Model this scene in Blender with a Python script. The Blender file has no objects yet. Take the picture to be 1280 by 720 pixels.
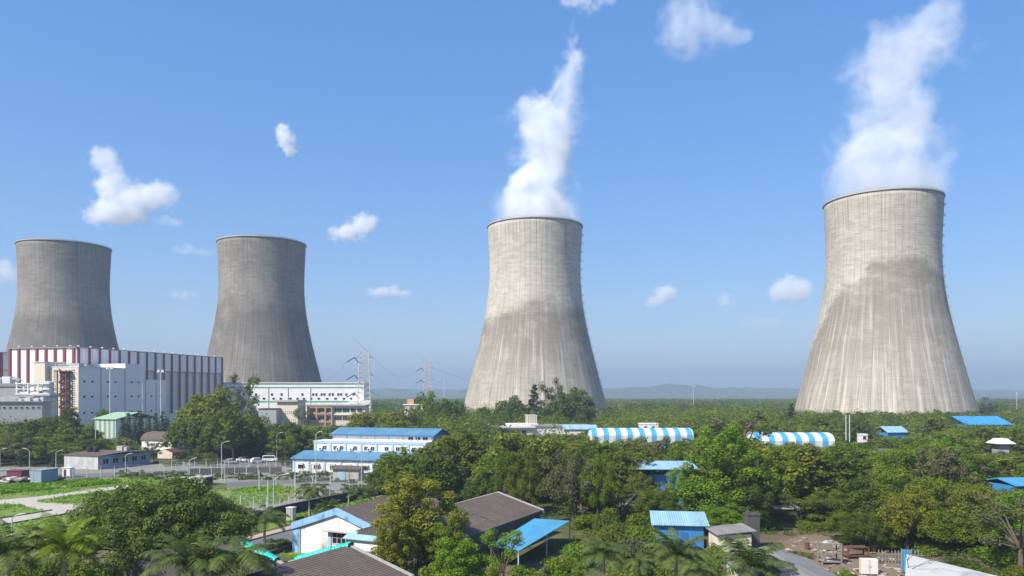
import bpy, bmesh, math, random
import numpy as np
from mathutils import Vector, Matrix

SC = bpy.context.scene
COL = SC.collection
F, CX, CY, CAMH = 961.0, 640.0, 490.0, 20.0
PI = math.pi
R = math.radians
rng = random.Random(11)

def P(x, y, Y):
    return Vector(((x-CX)/F*Y, Y, CAMH-(y-CY)/F*Y))
def G(x, y):
    Y = CAMH*F/(y-CY)
    return Vector(((x-CX)/F*Y, Y, 0.0))
def px(X, Y): return CX+F*X/Y
def py(z, Y): return CY+(CAMH-z)*F/Y

# ------------------------------------------------------------------ objects
def tag(o, label=None, cat=None, group=None, kind=None):
    if label: o['label'] = label
    if cat: o['category'] = cat
    if group: o['group'] = group
    if kind: o['kind'] = kind
    return o

def empty(name, loc=(0, 0, 0), rz=0.0, label=None, cat=None, group=None):
    o = bpy.data.objects.new(name, None)
    o.empty_display_size = 0.5
    o.location = loc
    o.rotation_euler = (0, 0, rz)
    COL.objects.link(o)
    return tag(o, label, cat, group)

def copy_tree(o, parent=None):
    c = o.copy()
    COL.objects.link(c)
    c.parent = parent
    for ch in list(o.children):
        copy_tree(ch, c)
    return c

class MB:
    def __init__(s):
        s.v, s.f, s.m, s.uv = [], [], [], None
    def face(s, pts, m=0):
        i = len(s.v)
        s.v += [tuple(p) for p in pts]
        s.f.append(tuple(range(i, i+len(pts)))); s.m.append(m)
        return s
    def hexa(s, p, m=0):                       # p: 4 bottom (ccw from above) + 4 top
        i = len(s.v); s.v += [tuple(q) for q in p]
        for f in ((3, 2, 1, 0), (4, 5, 6, 7), (0, 1, 5, 4), (1, 2, 6, 5), (2, 3, 7, 6), (3, 0, 4, 7)):
            s.f.append(tuple(i+k for k in f)); s.m.append(m)
        return s
    def box(s, x0, x1, y0, y1, z0, z1, m=0):
        return s.hexa([(x0, y0, z0), (x1, y0, z0), (x1, y1, z0), (x0, y1, z0),
                       (x0, y0, z1), (x1, y0, z1), (x1, y1, z1), (x0, y1, z1)], m)
    def prism(s, poly, z0, z1, m=0):           # poly ccw
        n = len(poly); i = len(s.v)
        s.v += [(p[0], p[1], z0) for p in poly]+[(p[0], p[1], z1) for p in poly]
        s.f.append(tuple(i+k for k in reversed(range(n)))); s.m.append(m)
        s.f.append(tuple(i+n+k for k in range(n))); s.m.append(m)
        for k in range(n):
            l = (k+1) % n
            s.f.append((i+k, i+l, i+n+l, i+n+k)); s.m.append(m)
        return s
    def extr_x(s, prof, x0, x1, m=0):          # closed (y,z) profile along x
        n = len(prof); i = len(s.v)
        s.v += [(x0, p[0], p[1]) for p in prof]+[(x1, p[0], p[1]) for p in prof]
        s.f.append(tuple(i+k for k in range(n))[::-1]); s.m.append(m)
        s.f.append(tuple(i+n+k for k in range(n))); s.m.append(m)
        for k in range(n):
            l = (k+1) % n
            s.f.append((i+k, i+l, i+n+l, i+n+k)); s.m.append(m)
        return s
    def extr_y(s, prof, y0, y1, m=0):          # closed (x,z) profile along y
        n = len(prof); i = len(s.v)
        s.v += [(p[0], y0, p[1]) for p in prof]+[(p[0], y1, p[1]) for p in prof]
        s.f.append(tuple(i+k for k in range(n))); s.m.append(m)
        s.f.append(tuple(i+n+k for k in range(n))[::-1]); s.m.append(m)
        for k in range(n):
            l = (k+1) % n
            s.f.append((i+l, i+k, i+n+k, i+n+l)); s.m.append(m)
        return s
    def tube(s, pts, r0, r1=None, n=6, m=0):
        pts = [Vector(p) for p in pts]
        r1 = r0 if r1 is None else r1
        i0 = len(s.v); L = len(pts)
        for k, p in enumerate(pts):
            d = (pts[min(k+1, L-1)]-pts[max(k-1, 0)]).normalized()
            a = Vector((0, 0, 1)) if abs(d.z) < .9 else Vector((1, 0, 0))
            u = d.cross(a).normalized(); w = u.cross(d)
            r = r0+(r1-r0)*k/max(1, L-1)
            for j in range(n):
                t = 2*PI*j/n
                s.v.append(tuple(p+u*(r*math.cos(t))+w*(r*math.sin(t))))
        for k in range(L-1):
            for j in range(n):
                l = (j+1) % n
                s.f.append((i0+k*n+j, i0+(k+1)*n+j, i0+(k+1)*n+l, i0+k*n+l)); s.m.append(m)
        s.f.append(tuple(i0+j for j in range(n))); s.m.append(m)
        s.f.append(tuple(i0+(L-1)*n+j for j in reversed(range(n)))); s.m.append(m)
        return s
    def lathe(s, prof, n=16, m=0, c=(0, 0)):   # prof (r,z)
        i0 = len(s.v); L = len(prof)
        for r, z in prof:
            for j in range(n):
                t = 2*PI*j/n
                s.v.append((c[0]+r*math.cos(t), c[1]+r*math.sin(t), z))
        for k in range(L-1):
            for j in range(n):
                l = (j+1) % n
                s.f.append((i0+k*n+j, i0+k*n+l, i0+(k+1)*n+l, i0+(k+1)*n+j)); s.m.append(m)
        s.f.append(tuple(i0+j for j in reversed(range(n)))); s.m.append(m)
        s.f.append(tuple(i0+(L-1)*n+j for j in range(n))); s.m.append(m)
        return s
    def mesh(s, name, mats, smooth=False):
        me = bpy.data.meshes.new(name)
        me.from_pydata(s.v, [], s.f)
        if not isinstance(mats, (list, tuple)): mats = [mats]
        for m in mats: me.materials.append(m)
        if len(mats) > 1: me.polygons.foreach_set('material_index', s.m)
        if smooth: me.polygons.foreach_set('use_smooth', [True]*len(me.polygons))
        me.update()
        return me
    def build(s, name, mats, parent=None, loc=(0, 0, 0), rz=0.0, smooth=False, bevel=0):
        return link(name, s.mesh(name, mats, smooth), parent, loc, rz, bevel)

def link(name, me, parent=None, loc=(0, 0, 0), rz=0.0, bevel=0):
    o = bpy.data.objects.new(name, me)
    COL.objects.link(o)
    o.location = loc; o.rotation_euler = (0, 0, rz)
    o.parent = parent
    if bevel:
        b = o.modifiers.new('bevel', 'BEVEL'); b.width = bevel; b.segments = 2
    return o

def fill_mesh(name, V, Q, mats):
    """quads from numpy arrays"""
    me = bpy.data.meshes.new(name)
    n = len(Q)
    me.vertices.add(len(V)); me.vertices.foreach_set('co', np.asarray(V, dtype=np.float32).ravel())
    me.loops.add(n*4); me.loops.foreach_set('vertex_index', np.asarray(Q, dtype=np.int32).ravel())
    me.polygons.add(n); me.polygons.foreach_set('loop_start', np.arange(0, n*4, 4, dtype=np.int32))
    for m in (mats if isinstance(mats, (list, tuple)) else [mats]): me.materials.append(m)
    me.update(calc_edges=True)
    return me

# ------------------------------------------------------------------ materials
class N:
    """small node-tree writer"""
    def __init__(s, m):
        s.t = m.node_tree; s.t.nodes.clear()
    def n(s, typ, **kw):
        o = s.t.nodes.new(typ)
        ins = kw.pop('i', {})
        for k, v in kw.items(): setattr(o, k, v)
        for k, v in ins.items():
            s.put(o.inputs[k], v)
        return o
    def put(s, inp, v):
        if isinstance(v, bpy.types.NodeSocket): s.t.links.new(v, inp)
        elif isinstance(v, bpy.types.Node): s.t.links.new(v.outputs[0], inp)
        else:
            if inp.type == 'RGBA' and len(v) == 3: v = (*v, 1)
            inp.default_value = v
    def math(s, op, a, b=0.0, c=0.0, clamp=False):
        o = s.n('ShaderNodeMath', operation=op, use_clamp=clamp)
        s.put(o.inputs[0], a); s.put(o.inputs[1], b)
        if len(o.inputs) > 2: s.put(o.inputs[2], c)
        return o.outputs[0]
    def mix(s, f, a, b, mode='MIX'):
        o = s.n('ShaderNodeMix', data_type='RGBA', blend_type=mode, clamp_factor=True)
        s.put(o.inputs[0], f); s.put(o.inputs[6], a); s.put(o.inputs[7], b)
        return o.outputs[2]
    def ramp(s, f, a, b, lo=0.0, hi=1.0):
        o = s.n('ShaderNodeMapRange', interpolation_type='SMOOTHSTEP', clamp=True)
        s.put(o.inputs[0], f)
        for k, v in zip((1, 2, 3, 4), (a, b, lo, hi)): s.put(o.inputs[k], v)
        return o.outputs[0]
    def noise(s, vec, scale, detail=4.0, rough=.55, dist=0.0):
        o = s.n('ShaderNodeTexNoise')
        if vec is not None: s.put(o.inputs['Vector'], vec)
        o.inputs['Scale'].default_value = scale; o.inputs['Detail'].default_value = detail
        o.inputs['Roughness'].default_value = rough; o.inputs['Distortion'].default_value = dist
        return o
    def scale(s, vec, sc):
        o = s.n('ShaderNodeVectorMath', operation='MULTIPLY')
        s.put(o.inputs[0], vec); o.inputs[1].default_value = sc
        return o.outputs[0]
    def out(s, shader=None, vol=None):
        o = s.n('ShaderNodeOutputMaterial')
        if shader is not None: s.put(o.inputs['Surface'], shader)
        if vol is not None: s.put(o.inputs['Volume'], vol)

def newmat(name):
    m = bpy.data.materials.new(name); m.use_nodes = True
    return m, N(m)

def paint(name, col, rough=.6, dirt=.25, dirtcol=(.12, .10, .08), scale=.6, spec=.35, metal=0.0, streak=True, amount=.5):
    """worn paint / render: base colour with soft tone patches and vertical rain streaks"""
    m, g = newmat(name)
    tc = g.n('ShaderNodeTexCoord').outputs['Object']
    n1 = g.noise(tc, scale, 5).outputs[0]
    st = g.noise(g.scale(tc, (1.6, 1.6, .12)), 1.2, 4).outputs[0]
    fine = g.noise(tc, 6, 3).outputs[0]
    k = g.math('ADD', g.ramp(n1, .5, .78), g.ramp(st, .52, .8) if streak else 0.0)
    c = g.mix(g.math('MULTIPLY', k, dirt), col, dirtcol)
    c = g.mix(g.math('MULTIPLY', fine, .16), c, tuple(x*.55 for x in col))
    b = g.n('ShaderNodeBsdfPrincipled', i={'Base Color': c, 'Roughness': rough, 'Metallic': metal})
    b.inputs['Specular IOR Level'].default_value = spec
    g.out(b)
    return m

def plain(name, col, rough=.6, metal=0.0, spec=.4):
    m, g = newmat(name)
    tc = g.n('ShaderNodeTexCoord').outputs['Object']
    n1 = g.noise(tc, 2.5, 4).outputs[0]
    c = g.mix(g.math('MULTIPLY', n1, .35), col, tuple(x*.6 for x in col))
    b = g.n('ShaderNodeBsdfPrincipled', i={'Base Color': c, 'Roughness': rough, 'Metallic': metal})
    b.inputs['Specular IOR Level'].default_value = spec
    g.out(b)
    return m

def sheet(name, col, axis='X', pitch=.25, rough=.45, dirt=.3, dirtcol=(.16, .12, .09), depth=.5, stripes=None, spec=.5, faded=None):
    """corrugated sheet: bump ribs along an object axis, stains, optional painted stripes (colour, pitch, share)"""
    m, g = newmat(name)
    tc = g.n('ShaderNodeTexCoord').outputs['Object']
    sp = g.n('ShaderNodeSeparateXYZ', i={0: tc})
    a = sp.outputs[axis]
    w = g.math('SINE', g.math('MULTIPLY', a, 2*PI/pitch))
    c = col
    if stripes:
        c2, sp_, share = stripes
        fr = g.math('FRACT', g.math('DIVIDE', a, sp_))
        c = g.mix(g.math('LESS_THAN', fr, share), col, c2)
    n1 = g.noise(tc, .35, 6, .6).outputs[0]
    n2 = g.noise(tc, 2.2, 4, .6).outputs[0]
    pn = g.n('ShaderNodeTexWhiteNoise', noise_dimensions='1D', i={'W': g.math('FLOOR', g.math('DIVIDE', a, .95))}).outputs[0]
    if faded: c = g.mix(g.ramp(n1, .42, .62), c, faded)
    c = g.mix(g.math('MULTIPLY', g.ramp(g.math('ADD', g.math('MULTIPLY', n1, .6), g.math('MULTIPLY', n2, .4)), .48, .7), dirt), c, dirtcol)
    c = g.mix(g.math('MULTIPLY', pn, .2), c, (.05, .05, .05))
    sv = g.noise(g.scale(tc, (2.2, .16, .16) if axis == 'X' else (.16, 2.2, .16)), 1.0, 5, .65).outputs[0]
    c = g.mix(g.math('MULTIPLY', g.ramp(sv, .54, .72), .5*min(1, dirt*1.6)), c, (.15, .105, .07))
    oth = sp.outputs['Y' if axis == 'X' else 'X']
    lap = g.ramp(g.math('ABSOLUTE', g.math('SUBTRACT', g.math('FRACT', g.math('DIVIDE', oth, 2.4)), .5)), .475, .5)
    c = g.mix(g.math('MULTIPLY', lap, .35), c, tuple(x*.35 for x in col))
    bp = g.n('ShaderNodeBump', i={'Strength': depth, 'Distance': .04, 'Height': w})
    b = g.n('ShaderNodeBsdfPrincipled', i={'Base Color': c, 'Roughness': rough, 'Normal': bp})
    b.inputs['Specular IOR Level'].default_value = spec
    g.out(b)
    return m

def foliage(name, col, var=.34, trans=.42, tint=None):
    m, g = newmat(name)
    geo = g.n('ShaderNodeNewGeometry')
    oi = g.n('ShaderNodeObjectInfo')
    tc = g.n('ShaderNodeTexCoord').outputs['Object']
    cl = g.noise(tc, .45, 3).outputs[0]
    r = geo.outputs['Random Per Island']
    hi = tint or (col[0]*2.1+.015, col[1]*1.75+.018, col[2]*1.15)
    lo = (col[0]*.55, col[1]*.62, col[2]*.75)
    k = g.math('ADD', g.math('MULTIPLY', r, .55), g.math('MULTIPLY', g.ramp(cl, .35, .65), .45))
    c = g.mix(k, lo, hi)
    c = g.mix(g.math('MULTIPLY', oi.outputs['Random'], var), c, tuple(x*.6 for x in col))
    d = g.n('ShaderNodeBsdfPrincipled', i={'Base Color': c, 'Roughness': .6})
    d.inputs['Specular IOR Level'].default_value = .16
    t = g.n('ShaderNodeBsdfTranslucent', i={'Color': g.mix(.5, c, (col[0]*1.6, col[1]*1.9, col[2]*.5))})
    g.out(g.n('ShaderNodeMixShader', i={0: trans, 1: d, 2: t}))
    return m

M = {}
M['white'] = paint('white_wall', (.78, .77, .74), dirt=.35, dirtcol=(.34, .30, .25))
M['cream'] = paint('cream_wall', (.66, .59, .48), dirt=.35, dirtcol=(.3, .25, .19))
M['offwhite'] = paint('off_white_wall', (.68, .66, .62), dirt=.4, dirtcol=(.3, .26, .22))
M['mouldy'] = paint('mould_stained_white_wall', (.74, .73, .70), dirt=.75, dirtcol=(.22, .20, .17), scale=.35)
M['greywall'] = paint('grey_wall', (.36, .36, .37), dirt=.4)
M['lilac'] = paint('grey_cladding', (.80, .735, .735), dirt=.2, dirtcol=(.3, .27, .27), scale=.15)
M['orange'] = paint('terracotta_wall', (.43, .26, .17), dirt=.3)
M['brick'] = paint('dark_brick', (.085, .078, .07), dirt=.4, scale=1.5)
M['panel'] = sheet('white_wall_sheet', (.80, .79, .78), 'X', .9, dirt=.12, depth=.15, rough=.5)
M['panely'] = sheet('white_wall_sheet_side', (.82, .80, .78), 'Y', .9, dirt=.10, depth=.15, rough=.5)
M['redpier'] = paint('maroon_pier', (.23, .035, .045), dirt=.2)
M['greyroof'] = paint('grey_roof', (.30, .29, .28), dirt=.4, streak=False)
M['concrete'] = paint('weathered_concrete', (.42, .40, .36), dirt=.5, dirtcol=(.14, .13, .12), scale=.5)
M['slab'] = paint('pale_slab', (.52, .50, .47), dirt=.7, dirtcol=(.16, .15, .14), scale=.3, streak=False)
M['brownroof'] = sheet('brown_asbestos_roof', (.135, .100, .078), 'X', .30, rough=.8, dirt=.95, dirtcol=(.05, .042, .034), depth=.7, spec=.2, faded=(.175, .14, .115))
M['greysheet'] = sheet('grey_asbestos_roof', (.25, .24, .225), 'X', .30, rough=.8, dirt=.6, dirtcol=(.09, .08, .075), depth=.7, spec=.2)
M['blueroof'] = sheet('blue_roof_sheet', (.075, .215, .35), 'X', .35, rough=.55, dirt=.4, dirtcol=(.2, .23, .26), faded=(.105, .245, .365))
M['bluedark'] = plain('dark_blue_trim', (.03, .13, .33))
M['bluetrim'] = paint('light_blue_trim', (.36, .52, .66), dirt=.3, dirtcol=(.3, .3, .3))
M['blueworn'] = paint('peeling_blue_band', (.26, .46, .74), dirt=.75, dirtcol=(.10, .12, .15), scale=1.2)
M['awning'] = sheet('light_blue_awning_sheet', (.055, .31, .54), 'X', .30, rough=.5, dirt=.4, dirtcol=(.08, .18, .28), faded=(.085, .36, .58))
M['bluewall'] = sheet('blue_sheet_wall', (.04, .27, .62), 'X', .30, rough=.5, dirt=.35, dirtcol=(.06, .16, .30))
M['brightblue'] = sheet('bright_blue_sheet', (.035, .31, .72), 'X', .4, rough=.45, dirt=.2)
M['palesheet'] = sheet('pale_blue_sheet', (.30, .50, .60), 'X', .3, rough=.45, dirt=.4)
M['bluestripe'] = sheet('blue_and_white_striped_sheet', (.80, .80, .78), 'X', .3, rough=.5, dirt=.22, dirtcol=(.35, .33, .30), stripes=((.05, .36, .70), 3.2, .47), depth=.4)
M['greenstripe'] = sheet('green_and_white_striped_sheet', (.72, .76, .70), 'X', .3, rough=.5, dirt=.15, stripes=((.16, .38, .21), 2.45, .45), depth=.3)
M['greenroof'] = sheet('pale_green_roof_sheet', (.36, .56, .34), 'X', .4, dirt=.25)
M['silver'] = sheet('galvanised_sheet', (.55, .55, .54), 'X', .25, rough=.4, dirt=.45)
M['bluegrey'] = paint('blue_grey_wall', (.26, .33, .42), dirt=.45)
M['glass'] = plain('dark_glass', (.02, .025, .03), rough=.12, spec=.6)
M['frame'] = plain('pale_window_frame', (.55, .55, .54))
M['greenband'] = plain('green_band', (.12, .36, .24))
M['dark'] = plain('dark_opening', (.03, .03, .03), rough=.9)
M['galv'] = plain('galvanised_steel', (.42, .43, .44), rough=.5, metal=.3)
M['polegrey'] = plain('pole_paint', (.50, .50, .48), rough=.6)
M['mast'] = plain('pale_mast_steel', (.62, .62, .60), rough=.6)
M['insul'] = plain('dark_insulator', (.03, .04, .06), rough=.3)
M['wire'] = plain('conductor_metal', (.22, .23, .25), rough=.5)
M['redsteel'] = plain('red_oxide_steel', (.16, .045, .035), rough=.7)
M['tarp'] = paint('turquoise_tarpaulin', (.02, .52, .44), rough=.35, dirt=.3, dirtcol=(.01, .22, .2), scale=1.5)
M['rust'] = plain('rusty_metal', (.13, .055, .035), rough=.85)
M['maroon'] = plain('maroon_sheet', (.13, .03, .05), rough=.6)
M['wood'] = plain('grey_timber', (.24, .22, .20), rough=.85)
M['bark'] = paint('bark', (.12, .095, .07), dirt=.5, rough=.9)
M['palebark'] = paint('pale_bark', (.30, .27, .23), dirt=.5, rough=.9)
M['deadwood'] = paint('dead_wood', (.17, .15, .13), dirt=.4, rough=.9)
M['asphalt'] = paint('asphalt', (.13, .13, .13), dirt=.5, dirtcol=(.20, .18, .16), scale=.25, rough=.9, streak=False, spec=.2)
M['yard'] = paint('worn_concrete_yard', (.225, .215, .185), dirt=.85, dirtcol=(.12, .13, .06), scale=.16, rough=.9, streak=False, spec=.2)
M['pathm'] = paint('pale_concrete_path', (.42, .385, .33), dirt=.7, dirtcol=(.28, .25, .2), scale=.2, rough=.9, streak=False, spec=.2)
M['kerb'] = plain('dark_stained_kerb', (.11, .10, .095), rough=.9)
M['pink'] = paint('pinkish_sidewalk', (.40, .30, .24), dirt=.5, dirtcol=(.2, .16, .13), rough=.9, streak=False)
M['soil'] = paint('bare_brown_soil', (.19, .14, .095), dirt=.7, dirtcol=(.13, .095, .07), scale=.5, rough=1, streak=False, spec=.1)
M['shade_soil'] = paint('shaded_litter_soil', (.13, .105, .065), dirt=.8, dirtcol=(.06, .075, .03), scale=.5, rough=1, streak=False, spec=.1)  # darker copy of the soil, forest edge shade put into its colour
M['debris'] = paint('rubble_mix', (.30, .26, .23), dirt=.8, dirtcol=(.07, .06, .055), scale=1.3, rough=.9, streak=False)
M['blackwall'] = paint('blackened_wall_and_ditch_shade', (.06, .058, .055), dirt=.4, rough=.95)
M['carwhite'] = plain('white_car_paint', (.75, .75, .74), rough=.25, spec=.6)
M['carred'] = plain('dark_red_car_paint', (.12, .025, .025), rough=.3, spec=.6)
M['cargrey'] = plain('grey_car_paint', (.22, .23, .25), rough=.25, spec=.6)
M['tyre'] = plain('tyre_rubber', (.02, .02, .02), rough=.9)

FOL = {
 'dark': foliage('dark_green_leaves', (.074, .118, .018)),
 'mid': foliage('green_leaves', (.120, .182, .018)),
 'olive': foliage('olive_leaves', (.120, .148, .026)),
 'yellow': foliage('yellow_green_leaves', (.165, .18, .020), tint=(.36, .35, .03)),
 'bright': foliage('bright_green_leaves', (.125, .225, .020)),
 'brown': foliage('brownish_leaves', (.125, .122, .052), tint=(.24, .22, .10)),
 'grey': foliage('grey_green_leaves', (.120, .138, .066)),
 'palm': foliage('palm_leaves', (.066, .102, .030), trans=.25),
 'conifer': foliage('dark_needles', (.036, .058, .024), trans=.1),
}
def grassmat(name, a, b, dry=(.20, .17, .07)):
    m, g = newmat(name)
    tc = g.n('ShaderNodeTexCoord').outputs['Object']
    n1 = g.noise(tc, .09, 5).outputs[0]; n2 = g.noise(tc, .9, 5, .65).outputs[0]; n3 = g.noise(tc, .22, 4).outputs[0]
    c = g.mix(g.ramp(n2, .3, .7), a, b)
    c = g.mix(g.math('MULTIPLY', g.ramp(n1, .46, .62), .8), c, dry)
    c = g.mix(g.math('MULTIPLY', g.ramp(n3, .56, .7), .4), c, tuple(x*.45 for x in a))
    bp = g.n('ShaderNodeBump', i={'Strength': .6, 'Distance': .25, 'Height': n2})
    b = g.n('ShaderNodeBsdfPrincipled', i={'Base Color': c, 'Roughness': .9, 'Normal': bp})
    b.inputs['Specular IOR Level'].default_value = .15
    g.out(b)
    return m
M['lawn'] = grassmat('bright_lawn', (.105, .180, .024), (.165, .235, .045), (.22, .19, .09))
M['drylawn'] = grassmat('dry_lawn', (.12, .15, .035), (.17, .18, .055), (.24, .20, .09))
M['ground'] = grassmat('scrub_ground', (.055, .075, .020), (.105, .105, .04), (.17, .13, .085))

def tower_mat(name, base, light, darkc, stain, seed, stain_amt, streak=.6, soft=7.0):
    """weathered concrete shell: lift rows, rain streaks, one irregular damp stain; UV = (arc metres, height)"""
    m, g = newmat(name)
    uv = g.n('ShaderNodeUVMap', uv_map='UVMap').outputs[0]
    sp = g.n('ShaderNodeSeparateXYZ', i={0: uv})
    u, z = sp.outputs[0], sp.outputs[1]
    off = g.n('ShaderNodeVectorMath', operation='ADD', i={0: uv, 1: (seed*17.3, seed*5.1, seed)}).outputs[0]
    # lift rows and formwork panels
    br = g.n('ShaderNodeTexBrick', i={'Vector': off, 'Color1': (0, 0, 0), 'Color2': (1, 1, 1), 'Mortar': (.1, .1, .1)})
    br.inputs['Scale'].default_value = 1.0; br.inputs['Mortar Size'].default_value = .04
    br.inputs['Brick Width'].default_value = 4.2; br.inputs['Row Height'].default_value = 1.5; br.offset = .37
    row = g.math('FLOOR', g.math('DIVIDE', z, 1.5))
    rown = g.n('ShaderNodeTexWhiteNoise', noise_dimensions='1D', i={'W': row}).outputs[0]
    jn = g.math('ABSOLUTE', g.math('SUBTRACT', g.math('FRACT', g.math('DIVIDE', z, 1.5)), .5))
    joint = g.ramp(jn, .38, .5)
    hs = g.noise(g.scale(off, (.16, 1.0, 1)), 1.0, 5, .65).outputs[0]        # horizontal smears
    vs = g.noise(g.scale(off, (.55, .014, 1)), 1.0, 6, .65).outputs[0]       # long vertical streaks
    vs2 = g.noise(g.scale(off, (1.3, .02, 1)), 1.0, 4, .6).outputs[0]
    bl = g.noise(off, .05, 5, .6).outputs[0]
    rib = g.math('ABSOLUTE', g.math('SUBTRACT', g.math('FRACT', g.math('DIVIDE', u, 3.4)), .5))
    ribl = g.ramp(rib, .44, .5)
    c = g.mix(g.ramp(bl, .3, .7), base, light)
    c = g.mix(g.math('MULTIPLY', br.outputs['Color'], .34), c, darkc)
    c = g.mix(g.math('MULTIPLY', g.ramp(hs, .5, .75), .45), c, darkc)
    c = g.mix(g.math('MULTIPLY', joint, .27), c, darkc)
    c = g.mix(g.math('MULTIPLY', rown, .07), c, darkc)
    # the stain: ragged top edge stepping along the lifts
    rz = g.n('ShaderNodeCombineXYZ', i={0: g.math('MULTIPLY', u, .06), 1: g.math('MULTIPLY', row, .11), 2: seed*3.3})
    edge = g.noise(rz, 1.0, 5, .65).outputs[0]
    u0, w0, ztop, zfall = stain
    du = g.math('ABSOLUTE', g.math('SUBTRACT', u, u0))
    lim = g.math('SUBTRACT', ztop, g.math('MULTIPLY', g.math('POWER', g.math('DIVIDE', du, w0), 2.0), zfall))
    h = g.math('SUBTRACT', lim, z)
    k = g.ramp(g.math('ADD', h, g.math('MULTIPLY', g.math('SUBTRACT', edge, .5), 42.0)), 0.0, soft)
    fade = g.ramp(h, 8.0, 80.0, 1.0, .42)
    k = g.math('MULTIPLY', g.math('MULTIPLY', k, g.math('MULTIPLY', fade, g.ramp(g.noise(off, .09, 5, .6).outputs[0], .28, .55, .45, 1.0))), stain_amt)
    c = g.mix(k, c, g.mix(g.ramp(hs, .35, .65), darkc, tuple(x*1.25 for x in darkc)))
    lowk = g.ramp(z, 95.0, 45.0)
    c = g.mix(g.math('MULTIPLY', g.math('MULTIPLY', g.ramp(vs, .5, .66), lowk), streak), c, tuple(min(.62, x*1.18) for x in light))
    c = g.mix(g.math('MULTIPLY', g.math('MULTIPLY', g.ramp(vs2, .5, .66), g.ramp(z, 120.0, 40.0, .4, 1.0)), .6), c, darkc)
    topk = g.math('MULTIPLY', g.ramp(z, 108.0, 130.0), g.ramp(vs2, .42, .7))
    c = g.mix(g.math('MULTIPLY', topk, .55), c, tuple(x*.8 for x in darkc))
    c = g.mix(g.math('MULTIPLY', ribl, .5), c, tuple(x*.8 for x in darkc))
    bp = g.n('ShaderNodeBump', i={'Strength': .35, 'Distance': .15, 'Height': g.math('SUBTRACT', g.math('MULTIPLY', ribl, .8), joint)})
    b = g.n('ShaderNodeBsdfPrincipled', i={'Base Color': c, 'Roughness': .9, 'Normal': bp})
    b.inputs['Specular IOR Level'].default_value = .2
    g.out(b)
    return m
HAZE_D, HAZE_C, HAZE_TOP = 2.9e-4, (.42, .525, .685), 280.0
SUN_E, SKY_E, EXPO = 5.0, .145, .62
SKY = (.95, .95, 6.0, 1.77, 1.92, .49)
# ------------------------------------------------------------------ cooling towers
PROF = [(0, 0), (7.8, 47.6), (15.5, 45.6), (35, 40.6), (45, 38.2), (54.6, 36.0), (64, 33.9), (74, 32.0), (83, 30.75), (92, 30.1), (100, 29.9), (112, 30.1), (122, 30.5), (130, 30.9)]
def shell_r(z):
    p = PROF[1:]
    zs = [a for a, b in p]; rs = [b for a, b in p]
    # monotone-ish cubic through numpy polyfit of degree 5 keeps the curve smooth
    return float(np.polyval(shell_r.c, z))
shell_r.c = np.polyfit([a for a, b in PROF[1:]], [b for a, b in PROF[1:]], 5)

def shell_mesh(mat, z0=7.8, z1=130.0, seg=112, rows=44):
    me = bpy.data.meshes.new('shell')
    V, Fc, UV = [], [], []
    th = lambda z: .9 if z < 12 else .45
    zs = [z0+(z1-z0)*k/rows for k in range(rows+1)]
    ring = []
    for inner in (0, 1):
        for z in zs:
            r = shell_r(z)-inner*th(z)
            ring.append(len(V))
            for j in range(seg):
                a = -PI+2*PI*j/seg
                V.append((r*math.sin(a), -r*math.cos(a), z))
    def quad(ra, rb, j, za, zb, flip):
        l = (j+1) % seg
        f = (ra+j, ra+l, rb+l, rb+j); a0 = -PI+2*PI*j/seg; a1 = a0+2*PI/seg
        u = ((a0*30, za), (a1*30, za), (a1*30, zb), (a0*30, zb))
        if flip: f = f[::-1]; u = u[::-1]
        Fc.append(f); UV.extend(u)
    n = rows+1
    for k in range(rows):
        for j in range(seg):
            quad(ring[k], ring[k+1], j, zs[k], zs[k+1], False)
            quad(ring[n+k], ring[n+k+1], j, zs[k], zs[k+1], True)
    for j in range(seg):
        quad(ring[rows], ring[n+rows], j, z1, z1, False)
        quad(ring[0], ring[n], j, z0, z0, True)
    me.from_pydata(V, [], Fc)
    uvl = me.uv_layers.new(name='UVMap')
    uvl.data.foreach_set('uv', [c for p in UV for c in p])
    me.materials.append(mat)
    me.polygons.foreach_set('use_smooth', [True]*(len(Fc)))
    me.update()
    return me

def ring_mb(r0, r1, z0, z1, seg=112):
    b = MB()
    for j in range(seg):
        a, c = 2*PI*j/seg, 2*PI*(j+1)/seg
        f = lambda r, t, z: (r*math.cos(t), r*math.sin(t), z)
        b.face([f(r0, a, z1), f(r1, a, z1), f(r1, c, z1), f(r0, c, z1)])
        b.face([f(r0, c, z0), f(r1, c, z0), f(r1, a, z0), f(r0, a, z0)])
        b.face([f(r1, a, z0), f(r1, c, z0), f(r1, c, z1), f(r1, a, z1)])
        b.face([f(r0, c, z0), f(r0, a, z0), f(r0, a, z1), f(r0, c, z1)])
    return b

rim_me = ring_mb(30.2, 31.5, 130.0, 130.7).mesh('rim', M['concrete'])
hb = MB()
for zz in (131.1, 131.6):
    hb.tube([(31.35*math.cos(t), 31.35*math.sin(t), zz) for t in [2*PI*k/72 for k in range(73)]], .05, n=4)
for k in range(72):
    t = 2*PI*k/72
    hb.tube([(31.35*math.cos(t), 31.35*math.sin(t), 130.7), (31.35*math.cos(t), 31.35*math.sin(t), 131.6)], .05, n=4)
rail_me = hb.mesh('handrail', M['galv'])
lad = MB()
la = R(62)                                     # ladder and its cages, on the right-hand flank
zz = 9.0
def onshell(z, a, d=.0): return ((shell_r(z)+d)*math.sin(a), -(shell_r(z)+d)*math.cos(a), z)
for da in (-.012, .012):
    lad.tube([onshell(z, la+da, .25) for z in np.linspace(9, 130.5, 40)], .07, n=4)
while zz < 129:
    lad.tube([onshell(zz, la-.012, .25), onshell(zz, la+.012, .25)], .05, n=4)
    zz += 1.2
zz = 16.0
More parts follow.
